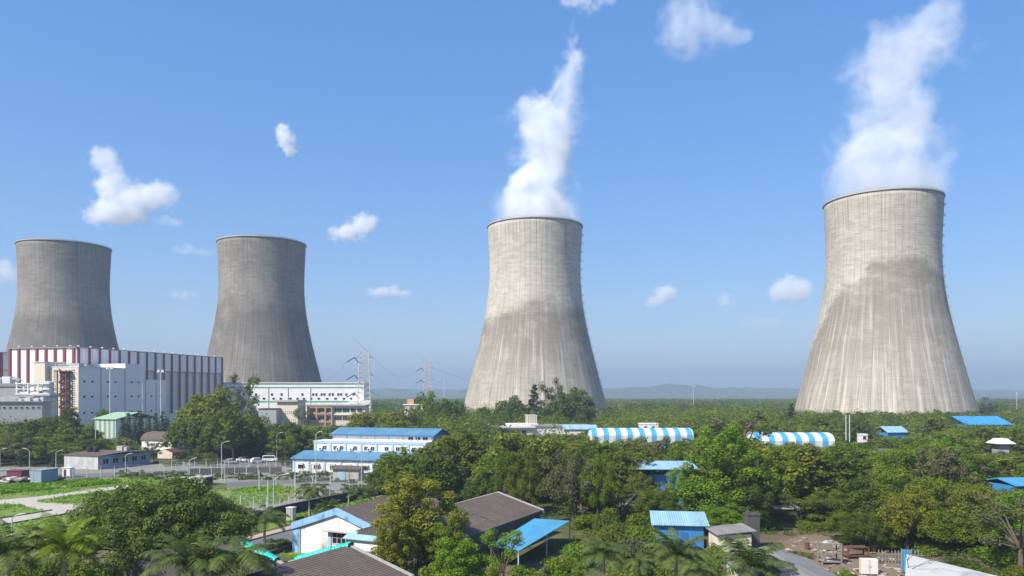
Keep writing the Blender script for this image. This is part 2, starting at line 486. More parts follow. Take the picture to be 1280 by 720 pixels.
while zz < 130:
    p = onshell(zz, la, .6)
    lad.box(p[0]-.7, p[0]+.7, p[1]-.7, p[1]+.7, p[2]-.08, p[2]+.08)
    lad.box(p[0]-.7, p[0]+.7, p[1]-.7, p[1]+.7, p[2]+.9, p[2]+1.0)
    zz += 5.7
lad_me = lad.mesh('ladder', M['galv'])
cb = MB()                                      # one pair of raking columns (a V)
NCOL = 44
da = PI/NCOL
for s in (-1, 1):
    cb.tube([(50.2*math.sin(s*da*.92), -50.2*math.cos(s*da*.92), 0), (47.2*math.sin(s*da*.08), -47.2*math.cos(s*da*.08), 8.1)], .55, n=6)
col_me = cb.mesh('raking_columns', M['concrete'])
basin_me = ring_mb(49.0, 52.5, 0, 1.1, 88).mesh('basin_wall', M['concrete'])

def cooling_tower(X, Y, mat, label, ladder_rot=0):
    t = empty('cooling_tower', (X, Y, 0), 0, label, 'cooling tower', 'hyperbolic concrete cooling towers of the power station')
    t.scale = (1, 1, .9825)
    link('shell', shell_mesh(mat), t)
    link('rim', rim_me, t); link('handrail', rail_me, t)
    link('ladder', lad_me, t, rz=ladder_rot)
    link('basin_wall', basin_me, t)
    for k in range(NCOL):
        link('column', col_me, t, rz=2*PI*k/NCOL)
    return t

TW = {}
def tpos(x, Y): return ((x-CX)/F*Y, Y)
LT, BS, DK = (.53, .485, .41), (.46, .42, .355), (.19, .168, .135)
TW[4] = cooling_tower(*tpos(1102.5, 438), tower_mat('pale_tower_concrete', BS, LT, DK, (0, 40, 97, 25), 4, .92, .6, 8.0),
    'pale concrete cooling tower with a large dark stain, steaming beside the twin poles', R(-6))
TW[3] = cooling_tower(*tpos(668.5, 505), tower_mat('banded_tower_concrete', tuple(x*1.1 for x in BS), tuple(x*1.08 for x in LT), DK, (6, 60, 86, 16), 3, 1.0, .5, 18.0),
    'pale concrete cooling tower with a soft dark band halfway up, steaming behind domed trees', R(22))
D1, D2, D3 = (.235, .213, .18), (.32, .292, .245), (.085, .077, .066)
TW[2] = cooling_tower(*tpos(327.5, 562), tower_mat('dark_tower_concrete', D1, D2, D3, (5, 90, 92, 20), 2, .7, .4, 18.0),
    'dark grey cooling tower without steam, behind the long white building', R(30))
TW[1] = cooling_tower(*tpos(81.0, 574), tower_mat('grey_tower_concrete', D1, D2, D3, (0, 90, 84, 10), 1, .65, .35, 18.0),
    'dark grey cooling tower without steam, rising behind the red and white striped hall', R(40))

# ------------------------------------------------------------------ building helpers
def bld(name, loc, rz, label, cat='building', group=None):
    return empty(name, loc, rz, label, cat, group)

_wcache = {}
def window_mesh(w, h, nx=2, ny=1, key='frame'):
    k = (w, h, nx, ny, key)
    if k in _wcache: return _wcache[k]
    b = MB(); t = .07
    b.box(-w/2, w/2, -.03, .03, 0, h, 1)
    b.box(-w/2-t, -w/2, -.10, .04, -t, h+t, 0); b.box(w/2, w/2+t, -.10, .04, -t, h+t, 0)
    b.box(-w/2, w/2, -.10, .04, -t, -.001, 0); b.box(-w/2, w/2, -.10, .04, h+.001, h+t, 0)
    for i in range(1, nx):
        x = -w/2+w*i/nx; b.box(x-.035, x+.035, -.07, -.031, .002, h-.002, 0)
    for i in range(1, ny):
        z = h*i/ny; b.box(-w/2+.002, w/2-.002, -.065, -.032, z-.03, z+.03, 0)
    _wcache[k] = b.mesh('window', [M[key], M['glass']])
    return _wcache[k]
def window(parent, loc, w, h, nx=2, ny=1, rz=0, key='frame', name='window'):
    return link(name, window_mesh(w, h, nx, ny, key), parent, loc, rz)
_vcache = {}
def vent(parent, loc, w=1.0, h=.8, rz=0):
    k = (w, h)
    if k not in _vcache:
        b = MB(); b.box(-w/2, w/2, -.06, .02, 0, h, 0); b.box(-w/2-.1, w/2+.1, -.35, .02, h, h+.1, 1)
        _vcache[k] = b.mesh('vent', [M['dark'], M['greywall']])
    return link('vent', _vcache[k], parent, loc, rz)

def gable(parent, W, L, eave, apex, wallm, roofm, over=.35, roofname='roof', thick=.12):
    """gable house: facade along local x (0..W) at y=0, ridge along +y"""
    b = MB(); b.extr_y([(0, 0), (W, 0), (W, eave), (W/2, apex-.02), (0, eave)], 0, L)
    b.build('wall', wallm, parent)
    for s in (0, 1):
        sl = (apex-eave)/(W/2)
        xe, xr = (-over, W/2) if s == 0 else (W+over, W/2)
        ze = eave-over*sl
        r = MB()
        p = [(xe, ze+.03), (xr, apex+.03), (xr, apex+.03+thick), (xe, ze+.03+thick)]
        if s: p = p[::-1]
        r.extr_y(p, -.0, L+over)
        # ribs run down the slope: pattern axis is Y here, so use the sheet turned round
        r.build(roofname, roofm, parent)

# ------------------------------------------------------------------ striped power house and annex (local +x = along the shaded facade)
YAW = math.atan2(.97, .246)                    # local x axis direction
h = bld('power_house', (-209.8, 369.8, 0), YAW, 'huge red and white striped power station hall in front of the leftmost tower')
def hall():
    L, W, H = 115.2, 39.6, 41.7
    b = MB(); b.box(0, L, 0, W, 0, H-9.5); b.box(.0, L, .0, W, H-9.5, H-.3)
    b = MB(); b.box(0, L, 0, W, 0, H-.4); b.build('wall', [M['panel']], h)
    f = MB(); f.box(-.18, -.02, .1, W-.1, 2, H-.45); f.build('end_cladding', M['panely'], h)
    r = MB(); r.box(-.9, L+.5, -.7, W+.5, H-.4, H); r.build('roof', M['greyroof'], h)
    p = MB(); p.box(0, L, -.55, -.02, H-10.0, H-.45); p.build('parapet_band', M['panel'], h)
    g = MB(); g.box(-.3, L, -.75, -.56, H-10.4, H-10.0); g.build('gutter', M['greyroof'], h)
    pier = MB(); pier.box(-.62, .62, -.95, -.56, 8, H-.42)
    pm = pier.mesh('pier', M['redpier'])
    n = 18
    for k in range(n):
        link('pier', pm, h, (1.0+k*(L-2)/(n-1), -.06, 0))
    pier2 = MB(); pier2.box(-.75, -.19, -.62, .62, 4, H-.42)
    pm2 = pier2.mesh('pier', M['redpier'])
    for k in range(8):
        link('pier', pm2, h, (-.02, .9+k*(W-1.8)/7, 0))
    fan = MB(); fan.lathe([(.3, 0), (.3, .4), (.62, .5), (.62, .8), (.2, 1.05)], 10)
    fm = fan.mesh('roof_ventilator', M['mast'], True)
    for k in range(15):
        link('roof_ventilator', fm, h, (4+k*7.6, 2.2, H))
    for k in range(5):
        link('roof_ventilator', fm, h, (2.0, 5+k*7.6, H))
    # grey louvre strips between piers
    lv = MB(); lv.box(-.25, .25, -.12, -.02, 12, H-10.6)
    lm = lv.mesh('downpipe', M['greywall'])
    for k in range(8):
        link('downpipe', lm, h, (3+k*13.2, 0, 0))
hall()

h2 = bld('power_house', P(-16, 490, 385)-Vector((0, 0, 20)), YAW, 'grey striped hall with maroon piers, half hidden beside the big striped hall')
def hall2():
    b = MB(); b.box(0, 34, 0, 26, 0, 40.0); b.build('wall', M['panel'], h2)
    r = MB(); r.box(-.5, 34.5, -.7, 26.5, 40.0, 40.4); r.build('roof', M['greyroof'], h2)
    g = MB(); g.box(0, 34, -.5, -.02, 31, 31.4); g.build('gutter', M['greyroof'], h2)
    pier = MB(); pier.box(-.6, .6, -.95, -.03, 8, 39.9); pm = pier.mesh('pier', M['redpier'])
    for k in range(6): link('pier', pm, h2, (1.2+k*6.3, 0, 0))
hall2()

an = bld('control_annex', (-195.2, 346.6, 0), YAW, 'tall windowless lilac grey annex with a red steel stair on its cream end')
def annex():
    b = MB(); b.box(0, 28.4, 0, 19.8, 0, 31.2); b.build('wall', M['lilac'], an)
    b = MB(); b.box(28.42, 42.5, 0, 19.8, 0, 33.8); b.build('wall', M['lilac'], an)
    b = MB(); b.box(42.52, 57.2, 0, 19.8, 0, 26.2); b.build('wall', M['lilac'], an)
    e = MB(); e.box(-.3, -.02, 0, 15.9, 0, 31.5); e.build('end_cladding', M['cream'], an)
    r = MB(); r.box(-.4, 28.4, -.25, 19.8, 31.22, 31.6); r.build('roof_edge', M['offwhite'], an)
    jt = MB(); jt.box(-.25, .25, -.14, -.02, 0, 31.1); jm = jt.mesh('cladding_joint', M['greywall'])
    for x in (12.9, 28.2, 42.3, 50): link('cladding_joint', jm, an, (x, 0, 0 if x < 45 else -6))
    for x in (3.0, 7.7, 17.2, 22, 32.7, 37.4, 46.5, 53.3):
        for z in (10, 17.4, 24.3):
            if z > 24 and x > 44: continue
            vent(an, (x, -.02, z), 1.1, .8)
    # stair: red steel posts and zigzag flights
    st = MB()
    for y in (4.7, 9.5):
        for x in (-2.4, -.5):
            st.box(x-.22, x+.22, y-.22, y+.22, 0, 29.9)
    k = 0; z = 2.0
    while z < 28:
        st.box(-2.5, -.4, 4.6, 9.6, z, z+.18)
        y0, y1 = (4.8, 9.4) if k % 2 else (9.4, 4.8)
        st.tube([(-1.4, y0, z+.1), (-1.4, y1, z+2.9)], .5, n=4)
        st.tube([(-2.45, y0, z+1.0), (-2.45, y1, z+3.8)], .09, n=4)
        z += 2.8; k += 1
    st.box(-3.2, -.3, 3.3, 10.7, 29.2, 29.5)
    st.build('outside_stair', M['redsteel'], an)
    pf = MB()                                   # perforated strips either side of the stair
    for y in (1.9, 11.6):
        for zi in range(28):
            for yi in range(3):
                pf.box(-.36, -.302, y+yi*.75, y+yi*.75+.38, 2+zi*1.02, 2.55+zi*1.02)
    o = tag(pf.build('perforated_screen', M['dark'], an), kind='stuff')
    # roof plant
    p = MB()
    p.box(2, 5, 2, 8, 31.61, 33.1); p.box(6, 11, 1.5, 4, 31.61, 32.6); p.tube([(3, 9, 32.1), (3, 14, 32.1)], .5, n=8)
    p.box(1, 1.4, 9, 14, 33.5, 33.8); p.box(1, 1.3, 9, 9.3, 31.61, 33.49); p.box(1, 1.3, 13.7, 14, 31.61, 33.49)
    p.build('roof_plant', M['greywall'], an)
annex()
sh = bld('stair_block', Vector((-195.2, 346.6, 0))+Vector((.246, .97, 0))*(-2.6)+Vector((-.97, .246, 0))*16.1, YAW, 'cream stair block with one dark slot against the striped hall end')
b = MB(); b.box(0, 12, 0, 6.2, 0, 33.4); b.build('wall', M['cream'], sh)
b = MB(); b.box(-.3, 12.1, -.1, 6.4, 33.42, 33.8); b.build('roof', M['offwhite'], sh)
vent(sh, (-.02, 2.6, 23.5), 1.8, .6, -PI/2)

# low plant buildings at the left edge
def block(name, loc, rz, W, D, H, wall, label, roofm='greyroof', roof_over=.4, cat='building', roof_t=.4, parapet=0):
    t = bld(name, loc, rz, label, cat)
    b = MB(); b.box(0, W, 0, D, 0, H); b.build('wall', M[wall], t)
    r = MB(); r.box(-roof_over, W+roof_over, -roof_over, D+roof_over, H+.004, H+roof_t)
    if parapet:
        r.box(-roof_over, W+roof_over, -roof_over, -roof_over+.2, H+roof_t, H+roof_t+parapet)
        r.box(-roof_over, -roof_over+.2, -roof_over+.21, D, H+roof_t, H+roof_t+parapet)
        r.box(W+roof_over-.2, W+roof_over, -roof_over+.21, D, H+roof_t, H+roof_t+parapet)
    r.build('roof', M[roofm], t)
    return t
g0 = P(-14, 490, 285); g0.z = 0
t = block('pump_house', g0, R(14), 17.7, 10, 16.2, 'greywall', 'grey flat roofed pump house with a row of small windows, far left', roof_over=.6)
for k in range(9): window(t, (1.3+k*1.9, -.02, 13.8), .85, .7, 1)
b = MB()
b.extr_y([(.4+4.2*math.cos(a)+4.2, 16.65+1.6*math.sin(a)) for a in [PI*k/10 for k in range(11)]], 1, 9); b.build('vaulted_roof', M['silver'], t)
b = MB()
for k in range(6): b.box(9+k*1.4, 10.1+k*1.4, 2+(k % 2), 5, 16.61, 17.5+.3*(k % 3))
b.build('roof_plant', M['offwhite'], t)
g0 = P(-20, 490, 318); g0.z = 0
t = block('switch_house', g0, R(6), 13.4, 9, 22.3, 'greywall', 'grey block with white rooftop boxes below the striped hall', parapet=.9)
b = MB(); b.box(1, 5.6, 1, 4.5, 22.71, 26.1); b.box(6.2, 9.6, 1.5, 5, 22.71, 26.4); b.box(6.4, 9.4, 1.3, 1.49, 23.1, 26.1)
b.build('rooftop_box', M['white'], t)
b = MB(); b.tube([(10.4, 2, 25.2), (11.8, 2, 25.2), (13, 2, 24.4)], 1.0, n=10); b.build('exhaust_duct', M['greywall'], t)
g0 = P(42, 490, 298); g0.z = 0
t = block('lift_block', g0, YAW, 11.2, 8.6, 18.0, 'cream', 'cream square block with a thin overhanging slab roof below the silver tank', roof_over=.7)
window(t, (6.5, -.02, 10), 1.0, 1.2, 1)
# pipe rack with tank
t = empty('pipe_rack', P(21, 490, 308)-Vector((0, 0, 20)), R(4), 'white pipe rack frame carrying a silver tank, between cream blocks', 'pipe rack')
b = MB()
for x in (0, 4.3, 8.3):
    for y in (0, 5): b.box(x-.22, x+.22, y-.22, y+.22, 0, 23.5)
for z in (19, 21, 23.2):
    b.box(-.5, 12.7, -.3, .3, z, z+.4); b.box(-.5, 12.7, 4.7, 5.3, z, z+.4)
b.build('frame', M['white'], t)
b = MB()
for i, z in enumerate((19.5, 22)):
    b.box(.6, 3.9, .35, 4.6, z, z+1.0); b.box(4.7, 7.9, .35, 4.6, z, z+1.0)
b.build('duct', M['white'], t)
b = MB(); b.lathe([(2.1, 18.9), (2.1, 23.8), (1.4, 24.3), (.2, 24.5)], 18, 0, (10.8, 2.4)); b.build('tank', M['silver'], t, smooth=False)
b = MB(); b.box(-1, 13.2, -1, 6, 18.4, 18.88); b.build('deck', M['greyroof'], t)

# ------------------------------------------------------------------ long white building behind the trees
t = bld('service_building', P(276, 490, 486)-Vector((0, 0, 20)), R(0), 'long white two storey building with green bands below the second dark tower')
Wd = 90.5
b = MB(); b.box(0, Wd, 0, 16, 0, 25.5); b.build('wall', M['white'], t)
b = MB(); b.box(-.5, Wd+.5, -.6, 16.5, 25.52, 26.1); b.build('roof', M['offwhite'], t)
b = MB(); b.box(0, Wd, -.18, -.02, 22.6, 23.3); b.build('upper_band', M['greenband'], t)
b = MB(); b.box(0, Wd, -.18, -.02, 13.6, 14.4); b.build('lower_band', M['greenband'], t)
b = MB(); b.box(Wd-9, Wd+5, -4, -.02, 0, 14.8); b.build('end_wing', M['white'], t)
for x in (56.5, 76.4-34, 12, 30):
    b = MB(); b.box(x, x+.4, -.3, -.02, 6, 22.5); b.build('downpipe', M['greywall'], t)
for xp in (378, 391.5, 395.5, 402, 405.5, 412, 416, 423, 426.5, 433, 442, 352, 340, 320, 305):
    window(t, (Wd*(xp-276)/(455-276), -.02, 17.7), 1.3, 1.5, 1)
for xp in (342, 351, 363, 372, 380, 389, 398.5, 409, 419.5, 430, 439, 330, 318, 300, 288):
    window(t, (Wd*(xp-276)/(455-276), -.02, 15.2), 1.5, 1.2, 1)
for xp in (446, 452): window(t, (Wd*(xp-276)/(455-276), -4.02, 9), 1.8, 2.0, 2)

t = bld('office_block', P(385, 490, 400)-Vector((0, 0, 20)), R(2), 'cream office block with terracotta framed balconies and wide dark windows')
b = MB(); b.box(0, 29.5, 0, 14, 0, 12.6); b.build('wall', M['cream'], t)
b = MB(); b.box(-.6, 30, -1.4, 14.5, 12.62, 13.3); b.build('roof', M['greyroof'], t)
b = MB()
for x in (-.3, 4.2, 8.7, 12.0): b.box(x, x+.8, -1.25, -.02, 0, 12.6)
for z in (.2, 4.1, 8.3, 11.7): b.box(-.3, 12.8, -1.2, -.03, z, z+.85)
b.build('balcony_frame', M['orange'], t)
for z in (5.4, 9.5):
    for x in (2.5, 7.0, 10.8): window(t, (x, -.02, z), 3.0 if x < 10 else 2.0, 1.9, 3)
    for x, w in ((15.5, 3.8), (19.6, 3.4), (23.4, 2.4), (26.8, 2.4)): window(t, (x, -.02, z), w, 1.9, 4)
b = MB(); b.box(13, 29.4, -.6, -.03, 8.0, 8.6); b.box(13, 29.4, -.6, -.03, 11.9, 12.4); b.build('sunshade', M['white'], t)

t = bld('stair_hall', P(346.5, 490, 392)-Vector((0, 0, 20)), R(-6), 'beige block with rows of small square holes and an overhanging slab roof')
b = MB(); b.box(0, 10.8, 0, 11, 0, 15.0); b.build('wall', M['cream'], t)
b = MB(); b.box(-1, 11.2, -1.3, 11.4, 15.02, 15.9); b.build('roof', M['concrete'], t)
b = MB()
for k in range(6):
    for z in (4.5, 5.5, 8.8, 9.8): b.box(4.2+k*1.05, 4.65+k*1.05, -.06, -.003, z, z+.42)
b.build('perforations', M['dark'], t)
t = block('substation', P(323, 490, 385)-Vector((0, 0, 20)), R(0), 9, 8, 11.4, 'greywall', 'small grey block at the foot of the long white building, above round trees', 'rust', .3)

# ------------------------------------------------------------------ blue and white admin building
ad = bld('admin_building', (-54.7, 192, 0), R(-15.4), 'blue roofed white admin building stepping back in three tiers')
def admin():
    n, pitch = 8, 4.4
    L = n*pitch
    b = MB(); b.box(0, L, 0, 6.3, 0, 3.4); b.build('lower_wall', M['white'], ad)
    b = MB(); b.box(2.3, 33.0, 6.31, 12.3, 0, 7.4); b.build('middle_wall', M['white'], ad)
    b = MB(); b.box(4.3, 32.6, 12.31, 22.5, 0, 8.75); b.build('upper_wall', M['bluegrey'], ad)
    b = MB(); b.box(4.32, 32.5, 12.2, 12.305, 7.42, 8.7); b.build('upper_front', M['white'], ad)
    b = MB(); b.extr_x([(-.6, 3.36), (6.29, 4.9), (6.29, 5.02), (-.6, 3.5)], -.5, L+.4); b.build('lower_roof', M['blueroof'], ad)
    b = MB(); b.box(-.1, L+.1, -.12, -.003, 3.0, 3.3); b.build('fascia', M['bluetrim'], ad)
    b = MB(); b.box(2.2, 33.1, 6.15, 6.305, 6.95, 7.45); b.build('parapet', M['bluetrim'], ad)
    b = MB(); b.box(2.1, 33.2, 6.1, 12.2, 7.46, 7.55); b.build('middle_roof', M['offwhite'], ad)
    for s in (0, 1):
        b = MB()
        pr = [(11.6, 8.75), (17.4, 10.35), (17.4, 10.5), (11.6, 8.9)] if s == 0 else [(17.41, 10.5), (17.41, 10.35), (23.2, 8.75), (23.2, 8.9)]
        b.extr_x(pr, 3.7, 33.2); b.build('upper_roof', M['blueroof'], ad)
    b = MB(); b.face([(32.62, 12.4, 8.76), (32.62, 22.4, 8.76), (32.62, 17.4, 10.3)]); b.face([(4.28, 22.4, 8.76), (4.28, 12.4, 8.76), (4.28, 17.4, 10.3)])
    b.build('gable_end', M['bluedark'], ad)
    b = MB(); b.box(3.7, 33.2, 11.5, 11.59, 8.6, 8.95); b.build('eave_trim', M['bluedark'], ad)
    c = MB(); c.box(-.28, .28, -.16, -.004, 0, 3.36); cm = c.mesh('pilaster', M['bluetrim'])
    for k in range(n+1): link('pilaster', cm, ad, (min(max(k*pitch, .28), L-.28), 0, 0))
    c = MB(); c.box(-.28, .28, 6.12, 6.306, 4.9, 6.94); cm = c.mesh('pilaster', M['bluetrim'])
    for k in range(8): link('pilaster', cm, ad, (2.6+k*4.3, 0, 0))
    c = MB(); c.box(-.12, .12, 12.08, 12.199, 7.63, 8.7); cm = c.mesh('pilaster', M['bluetrim'])
    for k in range(8): link('pilaster', cm, ad, (4.6+k*3.95, 0, 0))
    aw = MB(); aw.hexa([(-.95, -.75, 0), (.95, -.75, 0), (.85, -.003, .35), (-.85, -.003, .35), (-.95, -.75, .08), (.95, -.75, .08), (.85, -.003, .45), (-.85, -.003, .45)])
    am = aw.mesh('sunshade', M['concrete'])
    for k in range(n):
        x = (k+.5)*pitch
        link('sunshade', am, ad, (x, 0, 1.95)); window(ad, (x, -.02, .95), 1.45, .95, 3)
    for k in range(7):
        x = 2.6+(k+.5)*4.3
        for dx in ((-.75, 1.0) if k in (1, 3, 5, 6) else (.55,)):
            window(ad, (x+dx, 6.28, 5.35), .95, .9, 2)
    for x in (26.5, 28.5, 30.5): window(ad, (x, 12.19, 7.75), 1.3, .75, 2)
admin()
acm = MB(); acm.box(-.45, .45, -.38, 0, 0, .6, 0); acm.lathe([(.22, 0), (.22, .02)], 10, 1)
ac = MB(); ac.box(-.45, .45, -.40, -.02, 0, .62, 0); ac.box(-.28, .2, -.43, -.402, .1, .5, 1)
ac_me = ac.mesh('air_conditioner', [M['white'], M['dark']])
rot = Matrix.Rotation(R(-15.4), 4, 'Z')
for k, lab in ((0, 'white air conditioner on the first upper bay of the admin building'), (1, 'white air conditioner between the two windows of the second upper bay'), (3, 'white air conditioner between the windows of the fourth upper bay'), (2, 'white air conditioner beside the single window of the third upper bay')):
    p = ad.location+rot @ Vector((2.6+(k+.5)*4.3+(-.5 if k in (0, 2) else .15), 6.27, 5.25))
    tag(link('air_conditioner', ac_me, None, p, R(-15.4)), lab, 'air conditioner', 'air conditioners on the blue and white admin building')

# little tan shed in front of it
t = bld('guard_hut', G(416, 600), R(-10), 'small tan hut with a pale blue door in front of the admin building')
b = MB(); b.box(0, 6.2, 0, 3.2, 0, 2.45); b.build('wall', M['concrete'], t)
b = MB(); b.hexa([(-.4, -.5, 2.5), (6.6, -.5, 2.46), (6.6, 3.5, 2.9), (-.4, 3.5, 2.95), (-.4, -.5, 2.6), (6.6, -.5, 2.56), (6.6, 3.5, 3.0), (-.4, 3.5, 3.05)]); b.build('roof', M['brownroof'], t)
b = MB(); b.box(1.5, 3.0, -.08, -.003, 0, 2.1); b.build('door', M['palesheet'], t)

# ------------------------------------------------------------------ sheds on the left
RIGHTWALL = math.atan2(-.345, .94)             # facade dir (.94,-.345)
t = bld('striped_shed', P(118, 490, 306)-Vector((0, 0, 20)), RIGHTWALL, 'tall green and white striped shed behind dark cypress trees')
b = MB(); b.box(0, 11.2, 0, 21, 0, 9.2); b.build('wall', M['greenstripe'], t)
b = MB(); b.extr_x([(-.5, 9.2), (10.5, 11.6), (21.5, 9.2), (21.5, 9.35), (10.5, 11.78), (-.5, 9.35)], -.5, 11.7); b.build('roof', M['greenroof'], t)
t = bld('long_shed', (-115.0-2.6, 202.0, 0), RIGHTWALL, 'low shed with a silver sheet end and grey window wall beside the wire fence')
b = MB(); b.box(0, 11.8, 0, 17, 0, 3.45); b.build('wall', M['bluegrey'], t)
b = MB(); b.box(.0, 11.8, -.1, -.004, 0, 3.4); b.build('sheet_front', M['silver'], t)
b = MB(); b.extr_x([(-.4, 3.46), (8.5, 3.95), (17.5, 3.46), (17.5, 3.6), (8.5, 4.1), (-.4, 3.6)], -.3, 12.4); b.build('roof', M['brownroof'], t)
for k in range(5): window(t, (11.82, 2.2+k*3.1, 1.3), 1.7, 1.3, 2, rz=PI/2)
b = MB(); b.box(11.81, 12.6, 4, 13, 2.7, 2.8); b.build('sunshade', M['concrete'], t)
wt = MB(); wt.lathe([(.7, 0), (.75, .1), (.75, 1.0), (.55, 1.25), (.2, 1.35)], 14); wtm = wt.mesh('water_tank', M['tyre'], True)
for k, (dx, lab) in enumerate(((2.0, 'black plastic water tank on the low shed, outer one'), (4.2, 'black plastic water tank on the low shed, inner one'))):
    p = Vector(t.location)+Matrix.Rotation(RIGHTWALL, 4, 'Z') @ Vector((dx, 6, 3.98))
    tag(link('water_tank', wtm, None, p), lab, 'water tank', 'black roof water tanks')
b = MB(); b.box(6, 8, 11, 13, 3.95, 5.2); b.box(8.6, 9.6, 11, 12.4, 3.9, 5.0); b.build('roof_vent', M['concrete'], t)

t = bld('barrel_house', (-115.8-13.1, 263+4.8, 0), RIGHTWALL, 'low house with a curved brown roof and blue grey gable end')
b = MB()
prof = [(9.6, 0), (9.6, 3.2)]+[(4.8+4.8*math.cos(a), 3.2+2.7*math.sin(a)) for a in [PI*k/12 for k in range(1, 12)]]+[(0, 3.2), (0, 0)]
b.extr_x(prof[::-1], 0, 14); b.build('wall', M['bluegrey'], t)
b = MB(); b.box(0, 13.9, -.1, -.004, 0, 3.1); b.build('front_wall', M['white'], t)
b = MB()
outer = [(4.8+5.2*math.cos(a), 3.15+2.95*math.sin(a)) for a in [PI*k/14 for k in range(15)]]
inner = [(4.8+4.95*math.cos(a), 3.15+2.75*math.sin(a)) for a in [PI*k/14 for k in range(15)]]
b.extr_x((outer+inner[::-1])[::-1], -.4, 14.3); b.build('roof', M['brownroof'], t)
for x in (3, 7, 11): window(t, (x, -.11, 1.2), 1.1, 1.0, 2)
t = bld('brick_hut', P(197, 490, 232)-Vector((0, 0, 20)), R(-12), 'small hut with a rounded rusty brown roof under trees')
gable(t, 5.0, 4.5, 1.7, 2.7, M['cream'], M['rust'])

# containers and booth
def container(loc, rz, L, W, H, side, roof, label, front=None):
    t = empty('container', loc, rz, label, 'container', 'site containers and booths on the grass')
    b = MB(); b.box(0, L, 0, W, .15, H); b.build('body', M[side], t, bevel=.04)
    if front: b = MB(); b.box(-.05, -.003, .05, W-.05, .2, H-.05); b.build('door', M[front], t)
    b = MB(); b.box(-.12, L+.12, -.12, W+.12, H+.004, H+.14); b.build('roof', M[roof], t)
    b = MB(); b.box(0, L, .0, .3, 0, .148); b.box(0, L, W-.3, W, 0, .148); b.build('skid', M['rust'], t)
    return t
t = container(G(38, 606), math.atan2(-.2, 1)+R(0), 2.8, 4.6, 3.1, 'bluegrey', 'greyroof', 'blue grey site container with a whitish end on the grass')
b = MB(); b.box(.05, 2.75, -.06, -.003, .2, 2.9); b.build('front_sheet', M['bluegrey'], t)
b = MB(); b.box(-.08, -.004, .1, 4.5, .2, 2.9); b.build('end_sheet', M['offwhite'], t)
t = container(G(8, 603), R(-8), 3.6, 2.4, 2.5, 'maroon', 'maroon', 'maroon site cabin standing among scrap left of the blue container')
t = container(G(78, 597), R(-8), 1.9, 1.6, 2.2, 'white', 'white', 'white guard booth with a dark doorway beside the wire fence')
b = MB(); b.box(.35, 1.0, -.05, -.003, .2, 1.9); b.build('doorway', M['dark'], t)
t = container(G(-14, 601), R(4), 4.2, 2.4, 2.3, 'silver', 'greyroof', 'silver site container at the edge of the scrap heap')

def scatter_boxes(mb, pts_fn, n, smin, smax, flat=.6):
    for _ in range(n):
        x, y, z = pts_fn()
        s = rng.uniform(smin, smax); a = rng.uniform(0, PI); tl = rng.uniform(-.3, .3)
        c, d = math.cos(a), math.sin(a)
        w, l, hh = s*rng.uniform(.3, 1), s, s*flat*rng.uniform(.2, 1)
        q = [(x+c*u-d*v, y+d*u+c*v, z+tl*u+k) for k in (0, hh) for u, v in ((-l, -w), (l, -w), (l, w), (-l, w))]
        mb.hexa(q, rng.randrange(4))
b = MB(); c0 = G(14, 602)
scatter_boxes(b, lambda: (c0.x+rng.gauss(0, 4.0), c0.y+rng.gauss(0, 2.0), rng.uniform(0, .9)), 90, .25, 1.3)
for k in range(16):
    x = c0.x+rng.uniform(-5, 6); b.tube([(x, c0.y+rng.uniform(-2, 2), 0), (x+rng.uniform(-1.5, 1.5), c0.y+rng.uniform(-2, 2), rng.uniform(1, 3.6))], .06, n=4, m=1)
tag(b.build('scrap_heap', [M['rust'], M['wood'], M['offwhite'], M['debris']]), 'heap of mixed scrap and leaning poles around the site containers', 'scrap heap', kind='stuff')

# ------------------------------------------------------------------ cream buildings below the third tower
t = bld('gatehouse', P(605, 490, 300)-Vector((0, 0, 20)), R(20), 'white gabled gatehouse with a brown roof left of the cream block')
gable(t, 4.6, 9, 6.4, 8.3, M['white'], M['brownroof'])
window(t, (2.3, -.02, 5.0), 1.1, 1.2, 1)
t = bld('workshop', P(622, 490, 278)-Vector((0, 0, 20)), R(12), 'cream flat roofed workshop with deep dark openings and stepped roof')
b = MB(); b.box(0, 13, 0, 9, 0, 6.9); b.build('wall', M['cream'], t)
b = MB(); b.box(-.6, 14, -.9, 9.4, 6.92, 7.5); b.box(5, 16, 3.5, 11, 7.51, 8.3); b.build('roof', M['offwhite'], t)
for x in (1.4, 4.4, 7.2, 9.8): window(t, (x, -.02, 3.8), 1.6, 2.2, 2)
b = MB(); b.box(13.01, 36, 2, 10, 0, 7.2); b.build('wing', M['offwhite'], t)
b = MB(); b.box(13.02, 36.4, 1.6, 10.4, 7.21, 7.7); b.build('wing_roof', M['greyroof'], t)
t = bld('tank_tower', P(659, 490, 288)-Vector((0, 0, 20)), R(10), 'square ribbed concrete water tank standing above the cream workshop')
b = MB(); b.box(0, 3.7, 0, 3.7, 0, 11.2); b.build('wall', M['concrete'], t)
b = MB()
for k in range(6): b.box(.02+k*.68, .28+k*.68, -.14, -.003, 7.8, 11.1)
b.build('rib', M['cream'], t)
b = MB(); b.box(-.15, 3.85, -.2, 3.85, 11.21, 11.4); b.build('cap', M['offwhite'], t)
t = bld('store_shed', P(705, 490, 275)-Vector((0, 0, 20)), R(0), 'long low shed with a pale grey metal roof behind treetops')
b = MB(); b.box(0, 11.5, 0, 8, 0, 6.6); b.build('wall', M['cream'], t)
b = MB(); b.extr_x([(-.5, 6.6), (4, 8.0), (8.5, 6.6), (8.5, 6.75), (4, 8.15), (-.5, 6.75)], -.4, 12); b.build('roof', M['palesheet'], t)
t = block('water_works', P(505, 490, 330)-Vector((0, 0, 20)), R(-20), 9, 9, 14.4, 'greywall', 'grey block with a cream roof hut among trees beyond the admin building', 'offwhite')
